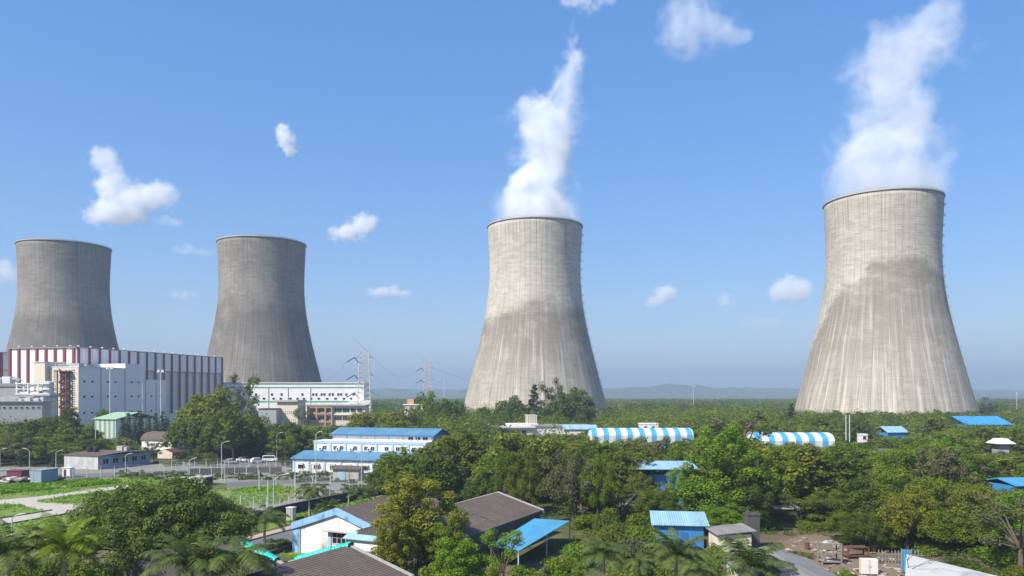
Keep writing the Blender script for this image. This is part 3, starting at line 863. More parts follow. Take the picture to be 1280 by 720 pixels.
b = MB(); b.box(1, 4.2, 1, 4, 14.81, 17); b.build('roof_hut', M['orange'], t)

# ------------------------------------------------------------------ blue and white striped long sheds
def striped_shed(x0, x1, Y, ztop, drop, label, rz=0, depth=9, gable_wall='white'):
    w = (x1-x0)/F*Y
    o = P(x0, 490, Y); o.z = 0
    t = bld('long_shed', o, rz, label, 'shed', 'blue and white striped long sheds')
    hw = depth/2
    prof = []
    for k in range(13):
        a = PI*k/12
        prof.append((hw-hw*math.cos(a), ztop-drop+drop*math.sin(a)))
    inner = [(hw+(y-hw)*.975, z-.14) for y, z in prof]
    b = MB(); b.extr_x((prof+inner[::-1]), 0, w); b.build('roof', M['bluestripe'], t)
    b = MB(); b.box(.0, w, .02, .12, 0, ztop-drop-.02); b.build('side_wall', M['bluestripe'], t)
    b = MB(); b.box(.0, w, depth-.12, depth-.02, 0, ztop-drop-.02); b.build('rear_wall', M['bluestripe'], t)
    e = MB(); e.extr_x([(y, z-.16) for y, z in prof]+[(depth-.15, 0), (.15, 0)], .2, .3); e.build('end_wall', M[gable_wall], t)
    e = MB(); e.extr_x([(y, z-.16) for y, z in prof]+[(depth-.15, 0), (.15, 0)], w-.3, w-.2); e.build('end_wall', M['bluedark'], t)
    return t
striped_shed(740, 868, 205, 10.2, 1.9, 'blue and white striped barrel roofed shed beside the cream workshop', R(2))
striped_shed(945, 1043, 186, 10.0, 1.9, 'blue and white striped barrel roofed shed left of the twin poles', R(-1))
t = block('roof_room', P(801, 490, 262)-Vector((0, 0, 20)), R(0), 6, 5, 8.9, 'white', 'small white room with two square openings above the striped shed', 'white', .15)
for x in (1.6, 4.2): window(t, (x, -.02, 7.4), 1.0, .9, 1)
t = block('lean_to', P(744, 490, 190)-Vector((0, 0, 20)), R(-6), 4.2, 4, 6.0, 'white', 'white lean-to with blue corner posts in front of the striped shed', 'white', .1)
b = MB(); b.box(1.6, 2.2, -.1, -.003, 0, 5.8); b.box(3.7, 4.2, -.1, -.003, 0, 5.8); b.build('corner_post', M['brightblue'], t)

# blue walled store behind thin branches
t = bld('blue_store', P(836, 490, 138)-Vector((0, 0, 20)), R(-3), 'bright blue sheet walled store with a pale roof behind bare branches', 'shed')
b = MB(); b.box(0, 5.0, 0, 7, 0, 6.1); b.build('wall', M['brightblue'], t)
b = MB(); b.box(-5.5, -.02, 1.5, 7, 0, 5.0); b.build('side_wall', M['bluewall'], t)
b = MB(); b.extr_x([(-.4, 6.1), (7.4, 6.9), (7.4, 7.0), (-.4, 6.2)], -5.8, 5.3); b.build('roof', M['palesheet'], t)
b = MB(); b.box(-3.5, -2.0, 1.44, 1.497, 0, 2.6); b.build('door', M['offwhite'], t)

# blue kiosk
t = bld('kiosk', G(817, 684), R(-8), 'blue sheet metal kiosk with a pale blue tin roof among bushes', 'kiosk')
b = MB(); b.box(0, 6.3, 0, 5.5, 0, 2.9); b.build('wall', M['bluewall'], t)
b = MB(); b.extr_x([(-.5, 2.92), (5.8, 3.75), (5.8, 3.83), (-.5, 3.0)], -.3, 7.0); b.build('roof', M['palesheet'], t)
b = MB(); b.box(6.32, 7.2, .5, 5, 0, 2.4); b.build('side_awning', M['rust'], t)
b = MB(); b.box(3.4, 4.4, -.06, -.003, 0, 2.0); b.build('door', M['bluedark'], t)
# cream hut and dark brick stack
t = bld('hut', G(899, 694), R(6), 'cream hut with a sagging dark tin roof beside the brick stack')
b = MB(); b.box(0, 4.1, 0, 3.6, 0, 2.45); b.build('wall', M['cream'], t)
b = MB(); b.hexa([(-.4, -.4, 2.5), (4.6, -.4, 2.9), (4.6, 4, 3.1), (-.4, 4, 2.7), (-.4, -.4, 2.58), (4.6, -.4, 2.98), (4.6, 4, 3.18), (-.4, 4, 2.78)]); b.build('roof', M['greysheet'], t)
window(t, (2.6, -.02, 1.0), .8, .8, 1)
t = bld('brick_stack', G(933, 687), R(4), 'dark weathered brick stack with a crumbling top beside the cream hut', 'brick stack')
b = MB(); b.box(.2, 1.75, 0, 1.6, 0, 4.3); b.build('wall', M['brick'], t)
b = MB(); b.box(.12, 1.83, -.08, 1.68, 4.31, 4.48); b.box(.3, .7, .3, 1.2, 4.49, 4.8); b.box(1.2, 1.7, .2, .8, 4.49, 4.65); b.build('cap', M['brick'], t)

# ------------------------------------------------------------------ brown gabled roofs and the white gable house
HD = math.atan2(-.425, .905)                   # facade dir (.905,-.425), ridge dir (.425,.905)
t = bld('gable_house', G(368, 690), HD, 'white gable house with a peeling blue band along its gable')
def ghouse():
    W, L, e, a = 13.2, 18, 3.55, 5.75
    gable(t, W, L, e, a, M['mouldy'], M['brownroof'], over=.2)
    b = MB()                                    # blue band following the verge, and left corner
    sl = (a-e)/(W/2)
    for s in (0, 1):
        x0, x1 = (-.25, W/2) if s == 0 else (W/2, W+.25)
        z0, z1 = (e-.25*sl, a) if s == 0 else (a, e-.25*sl)
        b.hexa([(x0, -.3, z0-.62), (x1, -.3, z1-.62), (x1, -.005, z1-.62), (x0, -.005, z0-.62), (x0, -.3, z0+.22), (x1, -.3, z1+.22), (x1, -.005, z1+.22), (x0, -.005, z0+.22)])
    b.build('gable_band', M['blueworn'], t)
    b = MB(); b.box(-.2, 1.0, -.14, -.004, 0, e-.65); b.build('corner_pilaster', M['blueworn'], t)
    b = MB(); b.box(5.3, 5.75, -.12, -.004, 0, 3.05); b.build('pilaster', M['bluetrim'], t)
    b = MB(); b.box(5.1, 9.5, -.75, -.004, 3.08, 3.2); b.build('ledge', M['concrete'], t)
    window(t, (7.3, -.02, 1.65), 2.6, 1.35, 4, 2, name='window')
    b = MB()
    b.box(6.0, 8.6, -.1, -.01, .0, 1.45); b.build('lower_panel', M['white'], t)
    for x in (6.4, 7.3, 8.2): window(t, (x, -.12, .35), .5, .6, 1)
    b = MB(); b.box(9.0, 13.4, -1.3, -.005, 0, 2.6); b.build('porch', M['white'], t)
    b = MB(); b.hexa([(8.7, -1.7, 2.66), (13.9, -1.7, 2.66), (13.9, -.32, 3.25), (8.7, -.32, 3.25), (8.7, -1.7, 2.74), (13.9, -1.7, 2.74), (13.9, -.32, 3.33), (8.7, -.32, 3.33)]); b.build('porch_roof', M['palesheet'], t)
    window(t, (12.2, -1.32, .5), 1.6, .9, 2); window(t, (9.8, -1.32, .9), .8, .6, 1)
ghouse()
hm = Matrix.Rotation(HD, 4, 'Z')
p = Vector(t.location)+hm @ Vector((13.0, -1.32, .2))
tag(link('air_conditioner', ac_me, None, p, HD), 'white air conditioner on the porch wall of the white gable house', 'air conditioner')

def brown_roof(apex_px, apex_Y, W, L, label, tarp=None, e=3.4, a=5.5, walls='brick', coping='concrete'):
    """gable roof seen from above; apex_px marks the far gable's top, ridge runs towards the camera"""
    ap = P(apex_px[0], apex_px[1], apex_Y)
    ux, uy = Vector((.905, -.425, 0)), Vector((.425, .905, 0))
    o = Vector((ap.x, ap.y, 0))-ux*(W/2)-uy*L
    t = bld('brown_roofed_house', o, HD, label)
    gable(t, W, L, e, a, M[walls], M['brownroof'], over=.3)
    for s in (0, 1):
        sl = (a-e)/(W/2)
        x0, x1 = (-.4, W/2) if s == 0 else (W/2, W+.4)
        z0, z1 = (e-.4*sl, a) if s == 0 else (a, e-.4*sl)
        c = MB(); c.hexa([(x0, L-.1, z0-.3), (x1, L-.1, z1-.3), (x1, L+.45, z1-.3), (x0, L+.45, z0-.3), (x0, L-.1, z0+.24), (x1, L-.1, z1+.24), (x1, L+.35, z1+.24), (x0, L+.35, z0+.24)])
        c.build('coping', M[coping], t)
    return t, o
def drape(parent, pts, w, name='tarpaulin'):
    """crumpled strip lying along a coping, world points"""
    V, Q = [], []
    n = 26; P0 = [Vector(p) for p in pts]
    path = []
    for k in range(n+1):
        s = k/n*(len(P0)-1); i = min(int(s), len(P0)-2); path.append(P0[i].lerp(P0[i+1], s-i))
    side = Vector((.425, .905, 0))
    for k, p in enumerate(path):
        for j, (d, dz) in enumerate(((-.75, -.42), (-.42, .05), (0, .16), (.36, .03), (.55, -.5))):
            ww = w*(1+.35*math.sin(k*1.7+j))
            V.append(p+side*d*ww+Vector((0, 0, dz+rng.uniform(-.05, .07))))
    for k in range(n):
        for j in range(4):
            Q.append((k*5+j, k*5+j+1, (k+1)*5+j+1, (k+1)*5+j))
    me = fill_mesh(name, [tuple(v) for v in V], Q, M['tarp'])
    o = link(name, me); so = o.modifiers.new('thick', 'SOLIDIFY'); so.thickness = .03
    return o
t, o = brown_roof((435, 686), 72, 13.4, 20, 'brown sheet roofed house with turquoise tarpaulin over its far gable')
A = Vector((P(435, 683, 72).x, 72, 5.82)); ux = Vector((.905, -.425, 0))+Vector((0, 0, 0)); sl = 2.1/6.7; off = Vector((.07, .16, 0))
tag(drape(None, [A+ux*.3+off, A-ux*1.6-Vector((0, 0, 1.6*sl))+off], .95), 'turquoise tarpaulin bundled over the gable peak of the brown roof', 'tarpaulin')
tag(drape(None, [A-ux*1.9-Vector((0, 0, 1.9*sl))+off, A-ux*6.3-Vector((0, 0, 6.3*sl))+off], .55), 'turquoise tarpaulin strip running down the gable edge of the brown roof', 'tarpaulin')
t, o = brown_roof((284, 671), 77, 13.4, 8, 'brown roofed house whose right gable edge carries a tarpaulin below palms')
A = Vector((P(284, 671, 77).x, 77, 5.82))
tag(drape(None, [A+ux*2.0-Vector((0, 0, 2.0*sl))+off, A+ux*6.4-Vector((0, 0, 6.4*sl))+off], .8), 'turquoise tarpaulin on the gable edge beside the large dark tree', 'tarpaulin')
t, o = brown_roof((622, 617), 110, 13.4, 24, 'brown corrugated roof house with a blue tin awning beside it', e=3.5, a=5.5)
# blue awning on posts
def quadroof(b, q, t_=.07):
    b.hexa([(p[0], p[1], p[2]-t_) for p in q]+[tuple(p) for p in q])
aw = bld('blue_awning', (0, 0, 0), 0, 'bright blue tin awning on posts beside the brown corrugated roof', 'awning')
q = [P(614, 681, 88.0), P(648, 689, 83.5), P(712, 651, 103), P(668, 648, 103.0)]
c0 = (q[0]+q[2])/2; aw.location = (c0.x, c0.y, 0); aw.rotation_euler.z = HD
inv = Matrix.Rotation(-HD, 4, 'Z')
ql = [inv @ (p-Vector((c0.x, c0.y, 0))) for p in q]
b = MB(); quadroof(b, ql); b.build('roof', M['awning'], aw)
pm = MB()
for p in (ql[1], ql[2], ql[1].lerp(ql[2], .5), ql[0]):
    pp = p*1.0; b = MB(); b.box(pp.x-.06, pp.x+.06, pp.y-.06, pp.y+.06, 0, pp.z-.08); b.build('post', M['polegrey'], aw)

# grey roof at the bottom right, pale slab roof, right edge roofs
t = bld('grey_roofed_shed', (0, 0, 0), 0, 'grey corrugated gable roof behind the fan palm at the yard edge', 'shed')
ap = P(954, 685, 71)
t.location = (ap.x-3.9, ap.y-15, 0); t.rotation_euler.z = R(-2)
gable(t, 7.2, 15, 4.6, 5.6, M['cream'], M['greysheet'], over=.3)
t = bld('slab_roof_shed', (43.4, 84.7, 0), 0, 'low shed with a stained pale concrete slab roof under the forest edge', 'shed')
sq = [(0, 0), (-5.5, -10.6), (0, -25), (5.2, -14)]
b = MB(); b.prism([(x*.96, y*.97-.2) for x, y in sq], 0, 1.9); b.build('wall', M['cream'], t)
b = MB(); b.prism(sq, 1.92, 2.15); b.build('roof', M['slab'], t)
t = bld('upright_sheet', G(1127, 716), R(-14), 'upright bright blue sheet panel beside the leafless tree', 'panel')
b = MB(); b.box(0, 1.0, 0, .08, .1, 2.6); b.build('sheet', M['awning'], t)
b = MB(); b.box(-.06, -.003, 0, .09, 0, 2.7); b.box(1.003, 1.06, 0, .09, 0, 2.7); b.build('post', M['wood'], t)

def small_roof(name, x0, x1, ytop, Y, H, rise, wall, roof, label, depth=7, rz=0, cat='shed'):
    o = P(x0, 490, Y); o.z = 0
    w = (x1-x0)/F*Y
    t = bld(name, o, rz, label, cat)
    b = MB(); b.box(.2, w-.2, .2, depth-.2, 0, H); b.build('wall', M[wall], t)
    b = MB(); b.extr_x([(-.3, H+.004), (depth*.5, H+rise), (depth+.3, H+.004), (depth+.3, H+.14), (depth*.5, H+rise+.16), (-.3, H+.14)], 0, w); b.build('roof', M[roof], t)
    return t
def Hof(y, Y): return CAMH-(y-CY)/F*Y
small_roof('blue_warehouse', 1207, 1266, 519, 345, Hof(531, 345), 3.4, 'brightblue', 'brightblue', 'wide bright blue warehouse roof at the foot of the stained tower', 22)
small_roof('pale_shed', 1109, 1141, 533, 300, Hof(541, 300), 2.2, 'bluewall', 'palesheet', 'small pale roofed shed with a blue wall alone in the tree belt', 8, R(14))
small_roof('pale_shed', 1212, 1254, 537, 275, Hof(542, 275), 1.0, 'offwhite', 'palesheet', 'white roofed shed mostly hidden below the bright blue warehouse', 8)
small_roof('light_blue_shed', 1268, 1305, 600, 118, Hof(608, 118), .8, 'bluewall', 'awning', 'light blue tin roof poking out of the forest at the right edge', 7, R(8))
small_roof('brown_shed', 1098, 1116, 560, 190, Hof(565, 190), .6, 'brick', 'brownroof', 'brown roof patch just showing above round treetops', 5)
small_roof('pale_shed', 1052, 1082, 612, 128, Hof(617, 128), .7, 'offwhite', 'palesheet', 'broken blue and white shed roof deep in the canopy gap', 6, R(-6))
t = block('white_kiosk', P(1076, 490, 250)-Vector((0, 0, 20)), R(0), 2.2, 2.5, Hof(544, 250), 'white', 'tall narrow white cabin standing among treetops right of the poles', 'white', .1, 'cabin')
window(t, (1.2, -.02, Hof(549, 250)), 1.0, 1.0, 1)
t = bld('pavilion', P(1247, 490, 215)-Vector((0, 0, 20)), R(0), 'grey pavilion with a two step flared white roof among trees', 'pavilion')
b = MB(); b.box(.9, 3.6, .5, 4, 0, 5.5); b.build('wall', M['greywall'], t)
b = MB(); b.hexa([(-.3, -.6, 5.5), (4.9, -.6, 5.5), (4.9, 5, 5.5), (-.3, 5, 5.5), (.4, .1, 6.2), (4.2, .1, 6.2), (4.2, 4.4, 6.2), (.4, 4.4, 6.2)])
b.hexa([(.6, .3, 6.21), (4.0, .3, 6.21), (4.0, 4.2, 6.21), (.6, 4.2, 6.21), (1.0, .9, 6.9), (3.6, .9, 6.9), (3.6, 3.6, 6.9), (1.0, 3.6, 6.9)]); b.build('roof', M['offwhite'], t)
t = empty('conveyor_gantry', P(1224, 490, 520)-Vector((0, 0, 20)), 0, 'beige gantry platform with a leaning leg beyond the blue warehouse', 'gantry')
b = MB(); b.box(-4, 10.5, 0, 3, 9.8, 10.8); b.build('deck', M['concrete'], t)
b = MB(); b.box(4, 6.5, 0, 2.5, 10.81, 15.6); b.box(3.4, 7.4, -.4, 3, 15.61, 16.4); b.build('hopper', M['cream'], t)
b = MB(); b.tube([(8, 1.5, 12), (11.5, 1.5, 2)], .8, n=6); b.build('leg', M['rust'], t)
b = MB(); b.box(-3.5, -2.7, 1, 2, 0, 9.79); b.build('leg', M['concrete'], t)

# ------------------------------------------------------------------ yard with racks, cabinet, barrel, debris
def rack(px_, py_, w, d, levels, label, mat='wood'):
    t = empty('rack', G(px_, py_), R(rng.uniform(-8, 8)), label, 'rack')
    hgt = levels*1.05+.35
    for x in (0, w):
        for y in (0, d):
            b = MB(); b.box(x-.07, x+.07, y-.07, y+.07, 0, hgt); b.build('post', M[mat], t)
    for k in range(levels+1):
        b = MB(); b.box(.075, w-.075, -.05, d+.05, .35+k*1.05-.09, .35+k*1.05); b.build('shelf', M[mat], t)
    return t
rk = rack(1028, 706, 2.2, 1.4, 2, 'grey timber rack of two tiers piled with scrap in the yard', 'wood')
b = MB()
for k in range(3):
    scatter_boxes(b, lambda: (rng.uniform(.4, 1.8), rng.uniform(.3, 1.0), .37+k*1.05), 6, .12, .35)
tag(b.build('scrap_pile', [M['debris'], M['offwhite'], M['rust'], M['silver']], None, rk.location), 'mixed scrap stored on the shelves of the timber rack', 'scrap', kind='stuff')
rack(1060, 699, 2.6, 1.2, 1, 'low dark rack frame in the shade of the forest edge', 'rust')
t = empty('cabinet', G(1077, 719), R(-6), 'cream steel cabinet with double doors standing in the yard', 'cabinet')
b = MB(); b.box(0, 1.75, 0, .8, .1, 1.75); b.build('body', M['cream'], t, bevel=.03)
for x in (.05, .9):
    b = MB(); b.box(x, x+.8, -.05, -.003, .16, 1.68); o = b.build('door', M['offwhite'], t)
    c = MB(); c.box(x+(.7 if x < .5 else .04), x+(.76 if x < .5 else .1), -.09, -.052, .85, 1.05); c.build('handle', M['galv'], o)
br = MB(); br.lathe([(.28, 0), (.3, .03), (.3, .3), (.32, .32), (.3, .34), (.3, .6), (.32, .62), (.3, .64), (.3, .88), (.28, .9)], 14)
brm = br.mesh('barrel', M['rust'])
tag(link('barrel', brm, None, G(1009, 687)), 'rusty red steel barrel standing on bare soil', 'barrel')
b = MB(); c1 = G(1030, 692)
def yardpt():
    x = rng.uniform(975, 1125); y = rng.uniform(672, 730)
    g_ = G(x, y); return (g_.x, g_.y, 0)
scatter_boxes(b, yardpt, 260, .06, .45, .5)
tag(b.build('rubble', [M['debris'], M['concrete'], M['rust'], M['wood']]), 'scattered rubble and broken boards over the bare yard', 'rubble', kind='stuff')
tag(link('oil_drum', brm, None, G(1092, 690)), 'rusty drum in the shade under the forest edge trees', 'drum')
b = MB(); b.box(0, 5.5, 0, .12, 0, 1.5); b.build
t = empty('scrap_fence', G(1098, 703), R(-10), 'dark stick fence of uneven posts in the shade behind the cabinet', 'fence')
for k in range(14):
    b = MB(); b.box(k*.36, k*.36+.09, 0, .09, 0, 1.1+rng.uniform(-.2, .5)); b.build('post', M['wood'], t)
for z in (.4, .95):
    b = MB(); b.box(-.1, 5.0, -.05, -.003, z, z+.08); b.build('rail', M['wood'], t)

t = bld('hut', P(968, 490, 119)-Vector((0, 0, 20)), R(-6), 'small grey hut with a stained flat roof half hidden by scrub behind the yard')
b = MB(); b.box(0, 3.4, 0, 3, 0, 1.9); b.build('wall', M['brick'], t)
b = MB(); b.hexa([(-.3, -.4, 1.92), (3.8, -.3, 1.92), (3.7, 3.3, 2.2), (-.2, 3.3, 2.2), (-.3, -.4, 2.04), (3.8, -.3, 2.04), (3.7, 3.3, 2.32), (-.2, 3.3, 2.32)]); b.build('roof', M['concrete'], t)
# ------------------------------------------------------------------ ground, roads, lawns
def struct(name, mb, mats, z=0, smooth=False):
    o = mb.build(name, mats, None, (0, 0, z), smooth=smooth)
    return tag(o, kind='structure')
GX, GY0, GY1 = 12000, -250, 14000
b = MB(); b.face([(-GX, GY0, 0), (GX, GY0, 0), (GX, GY1, 0), (-GX, GY1, 0)])
struct('ground', b, M['ground'])
def flat(name, pts, mat, z):
    b = MB(); q = [G(*p) for p in pts]
    if sum((q[i].x*q[(i+1) % len(q)].y-q[(i+1) % len(q)].x*q[i].y) for i in range(len(q))) < 0: q = q[::-1]
    b.face([(p.x, p.y, 0) for p in q])
    return struct(name, b, mat, z)
LAWNS = {
 'far': [(-120, 622), (0, 606), (60, 603), (150, 596), (200, 596), (200, 640), (110, 660), (0, 690), (-120, 700)],
 'mid': [(252, 613), (284, 611.5), (345, 606), (374, 610), (376, 619), (348, 630), (300, 634), (284, 632), (252, 636)],
 'verge': [(312, 668), (372, 652), (440, 634), (470, 628), (470, 622), (432, 626), (352, 645), (312, 656)],
 'house': [(349, 694), (352, 688), (368, 681), (402, 693), (392, 697), (372, 700)],
}
flat('yard', [(-150, 588), (0, 584), (180, 580), (300, 573), (380, 588), (500, 592), (520, 606), (470, 622), (432, 624), (352, 643), (310, 650), (284, 640), (284, 604), (150, 597), (0, 607), (-150, 622)], M['yard'], .004)
flat('lawn', LAWNS['far'], M['lawn'], .008)
flat('lawn', LAWNS['mid'], M['lawn'], .008)
flat('lawn', LAWNS['verge'], M['lawn'], .008)
flat('lawn', LAWNS['house'], M['lawn'], .008)
flat('dry_lawn', [(-60, 664), (0, 667), (40, 664), (90, 655), (110, 664), (80, 690), (20, 712), (-60, 712)], M['drylawn'], .012)
flat('road', [(-120, 600), (0, 596), (165, 590), (300, 586), (372, 574), (385, 577), (300, 592), (165, 596), (0, 602), (-120, 607)], M['asphalt'], .008)
flat('road', [(284, 603), (345, 600), (480, 596), (480, 601), (345, 605), (284, 610)], M['asphalt'], .012)
flat('path', [(-90, 638), (0, 625), (45, 621), (147, 607.5), (160, 606), (160, 609.5), (148, 611), (48, 624.5), (47, 628), (90, 630), (112, 634), (100, 640), (72, 644), (0, 657.5), (-90, 675), (-90, 664), (0, 649), (65, 638.5), (48, 637), (25, 630.5), (0, 630), (-90, 644)], M['pathm'], .016)
flat('road', [(290, 683), (312, 677), (368, 661.5), (455, 641), (470, 648), (430, 656), (367, 677), (335, 687), (300, 700)], M['asphalt'], .008)
flat('sidewalk', [(300, 676), (312, 671), (369, 656.5), (440, 640), (441, 642), (369, 660.5), (312, 675.5), (300, 680)], M['pink'], .10)
flat('sidewalk', [(330, 692), (336, 688), (368, 677.5), (372, 680.5), (340, 692)], M['pink'], .10)
def strip_wall(name, pts, h, th, mat, kind='structure', label=None, cat=None):
    b = MB()
    for p, q in zip(pts[:-1], pts[1:]):
        d = (q-p).normalized(); s = Vector((-d.y, d.x, 0))*th/2
        b.hexa([p-s, q-s, q+s, p+s, p-s+Vector((0, 0, h)), q-s+Vector((0, 0, h)), q+s+Vector((0, 0, h)), p+s+Vector((0, 0, h))])
    o = b.build(name, mat)
    return tag(o, label, cat, None, kind)
strip_wall('kerb', [G(-60, 658), G(0, 648), G(65, 638)], .16, .35, M['kerb'])
strip_wall('kerb', [G(-60, 670), G(0, 657), G(72, 644.5), G(110, 637)], .16, .35, M['kerb'])
strip_wall('kerb', [G(296, 681), G(312, 676), G(369, 661), G(440, 643)], .13, .25, M['kerb'])
strip_wall('boundary_wall', [G(318, 655), G(352, 645), G(437, 626.5), G(475, 618), G(520, 610)], 1.7, .3, M['blackwall'], 'thing', 'low soot black boundary wall along the verge of young palms', 'wall')
strip_wall('ditch_shade', [G(338, 694), G(352, 690), G(369, 684.5)], .55, .3, M['blackwall'], 'thing', 'short black strip painted as ditch shade beside the corner of the white gable house', 'wall')  # black strip stands in for the shade in the ditch
flat('soil', [(956, 695), (980, 676), (1012, 666), (1045, 673), (1062, 690), (1128, 706), (1130, 738), (958, 738)], M['soil'], .006)
flat('soil', [(940, 672), (985, 655), (1060, 655), (1140, 672), (1250, 680), (1330, 700), (1330, 740), (1130, 740), (1062, 700), (1045, 676), (980, 678), (950, 700)], M['shade_soil'], .003)  # soil colour darkened for the shade beneath the forest edge
flat('soil', [(930, 690), (962, 680), (985, 690), (960, 705)], M['soil'], .010)
flat('soil', [(640, 700), (700, 660), (760, 650), (820, 655), (810, 690), (720, 730)], M['ground'], .006)
flat('parking', [(280, 584), (296, 571), (345, 569), (368, 574), (352, 584), (300, 590)], M['asphalt'], .020)
# white chamber and slab near the fence
t = empty('drain_chamber', G(238, 607), R(-14), 'pale concrete drain chamber with a dark side by the grass', 'drain chamber')
b = MB(); b.box(0, 3.4, 0, 3.0, 0, 1.9); b.box(-6.5, -.01, .3, 3.0, .9, 1.5); b.build('body', M['slab'], t)
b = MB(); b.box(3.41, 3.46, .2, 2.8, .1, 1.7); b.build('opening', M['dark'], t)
t = empty('meter_box', G(358, 651), R(-20), 'pale upright meter box on the verge beside the black wall', 'meter box')
b = MB(); b.box(0, 1.1, 0, .9, .1, 2.0); b.build('body', M['offwhite'], t, bevel=.02)
b = MB(); b.box(-.1, 1.2, -.1, 1.0, 2.0, 2.1); b.build('roof', M['offwhite'], t)
b = MB(); b.box(.1, 1.0, -.04, -.003, .2, 1.9); b.build('door', M['greywall'], t)
b = MB(); b.box(0, 1.1, 0, .9, 0, .099); b.build('plinth', M['concrete'], t)

# grass blades on the lawns (uncountable)
def inpoly(x, y, poly):
    c = False; j = len(poly)-1
    for i in range(len(poly)):
        xi, yi = poly[i]; xj, yj = poly[j]
        if (yi > y) != (yj > y) and x < (xj-xi)*(y-yi)/(yj-yi)+xi: c = not c
        j = i
    return c
PATHPX = [(-90, 638), (0, 625), (45, 621), (147, 607.5), (160, 606), (160, 609.5), (148, 611), (48, 624.5), (47, 628), (90, 630), (112, 634), (100, 640), (72, 644), (0, 657.5), (-90, 675), (-90, 664), (0, 649), (65, 638.5), (48, 637), (25, 630.5), (0, 630), (-90, 644)]
nr = np.random.default_rng(5)
def quads_from(points, normals, sizes, aspect=1.0):
    """leaf quads: points (n,3), normals (n,3), sizes (n,)"""
    n = len(points)
    rnd = nr.normal(size=(n, 3))
    u = np.cross(normals, rnd); u /= np.linalg.norm(u, axis=1, keepdims=True)+1e-9
    w = np.cross(normals, u); w /= np.linalg.norm(w, axis=1, keepdims=True)+1e-9
    s = sizes[:, None]
    bend = normals*s*.18
    V = np.stack([points-u*s, points-w*s*aspect*.5-bend*0, points+u*s+bend, points+w*s*aspect*.5], 1).reshape(-1, 3)
    Q = np.arange(n*4).reshape(n, 4)
    return V, Q
VV = []
def grass_patch(poly, n, h0, h1, skip=None):
    xs = [p[0] for p in poly]; q = [G(*p) for p in poly]; wp = [(v.x, v.y) for v in q]
    x0, x1 = min(v[0] for v in wp), max(v[0] for v in wp); y0, y1 = min(v[1] for v in wp), max(v[1] for v in wp)
    k = 0; tries = 0
    while k < n and tries < n*30:
        tries += 1
        X, Y = nr.uniform(x0, x1), nr.uniform(y0, y1)
        if not inpoly(X, Y, wp): continue
        if skip and inpoly(px(X, Y)+nr.normal(0, 3), py(0, Y)+nr.normal(0, .8), skip): continue
        if math.sin(X*.35+1.3*math.sin(Y*.21))+math.sin(Y*.4+X*.1) < nr.uniform(-1.6, 1.2): continue
        a = nr.uniform(0, PI); h = nr.uniform(h0, h1); w = h*nr.uniform(.5, 1.1)
        c, s = math.cos(a)*w, math.sin(a)*w; lx, ly = nr.normal(0, .25, 2)*h
        VV.extend([(X-c, Y-s, 0), (X+c, Y+s, 0), (X+c*.6+lx, Y+s*.6+ly, h), (X-c*.6+lx, Y-s*.6+ly, h*.8)]); k += 1
grass_patch(LAWNS['far'], 9000, .08, .28, PATHPX)
grass_patch([(-60, 616), (0, 608), (150, 598), (150, 604), (0, 618), (-60, 626)], 6000, .2, .7)
grass_patch(LAWNS['mid'], 1500, .1, .35)
grass_patch(LAWNS['verge'], 900, .1, .3)
grass_patch(LAWNS['house'], 200, .08, .2)
M['grassblade'] = foliage('grass_blades', (.15, .27, .03), trans=.45)
tag(link('grass', fill_mesh('grass', VV, np.arange(len(VV)).reshape(-1, 4), M['grassblade'])), 'bright green uneven grass on the lawns around the pale path', 'grass', kind='stuff')

# ------------------------------------------------------------------ fences
def fence(pts, label, h=2.3, step=2.6, top=True):
    t = empty('wire_fence', pts[0], 0, label, 'fence')
    o = Vector(pts[0]); pm = MB(); pm.box(-.06, .06, -.06, .06, 0, h); pm.tube([(0, 0, h), (.0, -.35, h+.4)], .05, n=4)
    pmm = pm.mesh('post', M['polegrey'])
    w = MB()
    for p, q in zip(pts[:-1], pts[1:]):
        L = (q-p).length; n = max(1, int(L/step))
        for k in range(n):
            link('post', pmm, t, p.lerp(q, k/n)-o)
        a, c = p-o, q-o
        for z in [.15+.27*k for k in range(int(h/.27))]+([h+.15, h+.35] if top else []):
            w.tube([a+Vector((0, 0, z)), c+Vector((0, 0, z))], .012, n=3)
        m = int(L/.45)
        for k in range(m):
            s = a.lerp(c, k/m); w.tube([s+Vector((0, 0, .1)), s+Vector((0, 0, h))], .01, n=3)
    w.build('mesh_panel', M['galv'], t)
    return t
fence([G(-60, 608), G(0, 602), G(160, 595), G(235, 594), G(352, 594.5)], 'long wire fence with concrete posts along the far side of the lawn')
fence([G(285, 634), G(350, 640), G(372, 632), G(437, 619), G(480, 611)], 'wire fence with leaning top wires around the grey yard by the palms')
fence([G(200, 588), G(300, 586), G(380, 590), G(470, 600)], 'wire fence beyond the road in front of the parked cars')
fence([G(345, 606), G(480, 603.5)], 'low wire fence crossing the grey yard below the admin building', 1.6, 3.4, False)
strip_wall('low_wall', [G(236, 592.5), G(300, 591), G(352, 590.5)], 1.3, .25, M['blackwall'], 'thing', 'dark low wall behind the wire fence below the car park', 'wall')

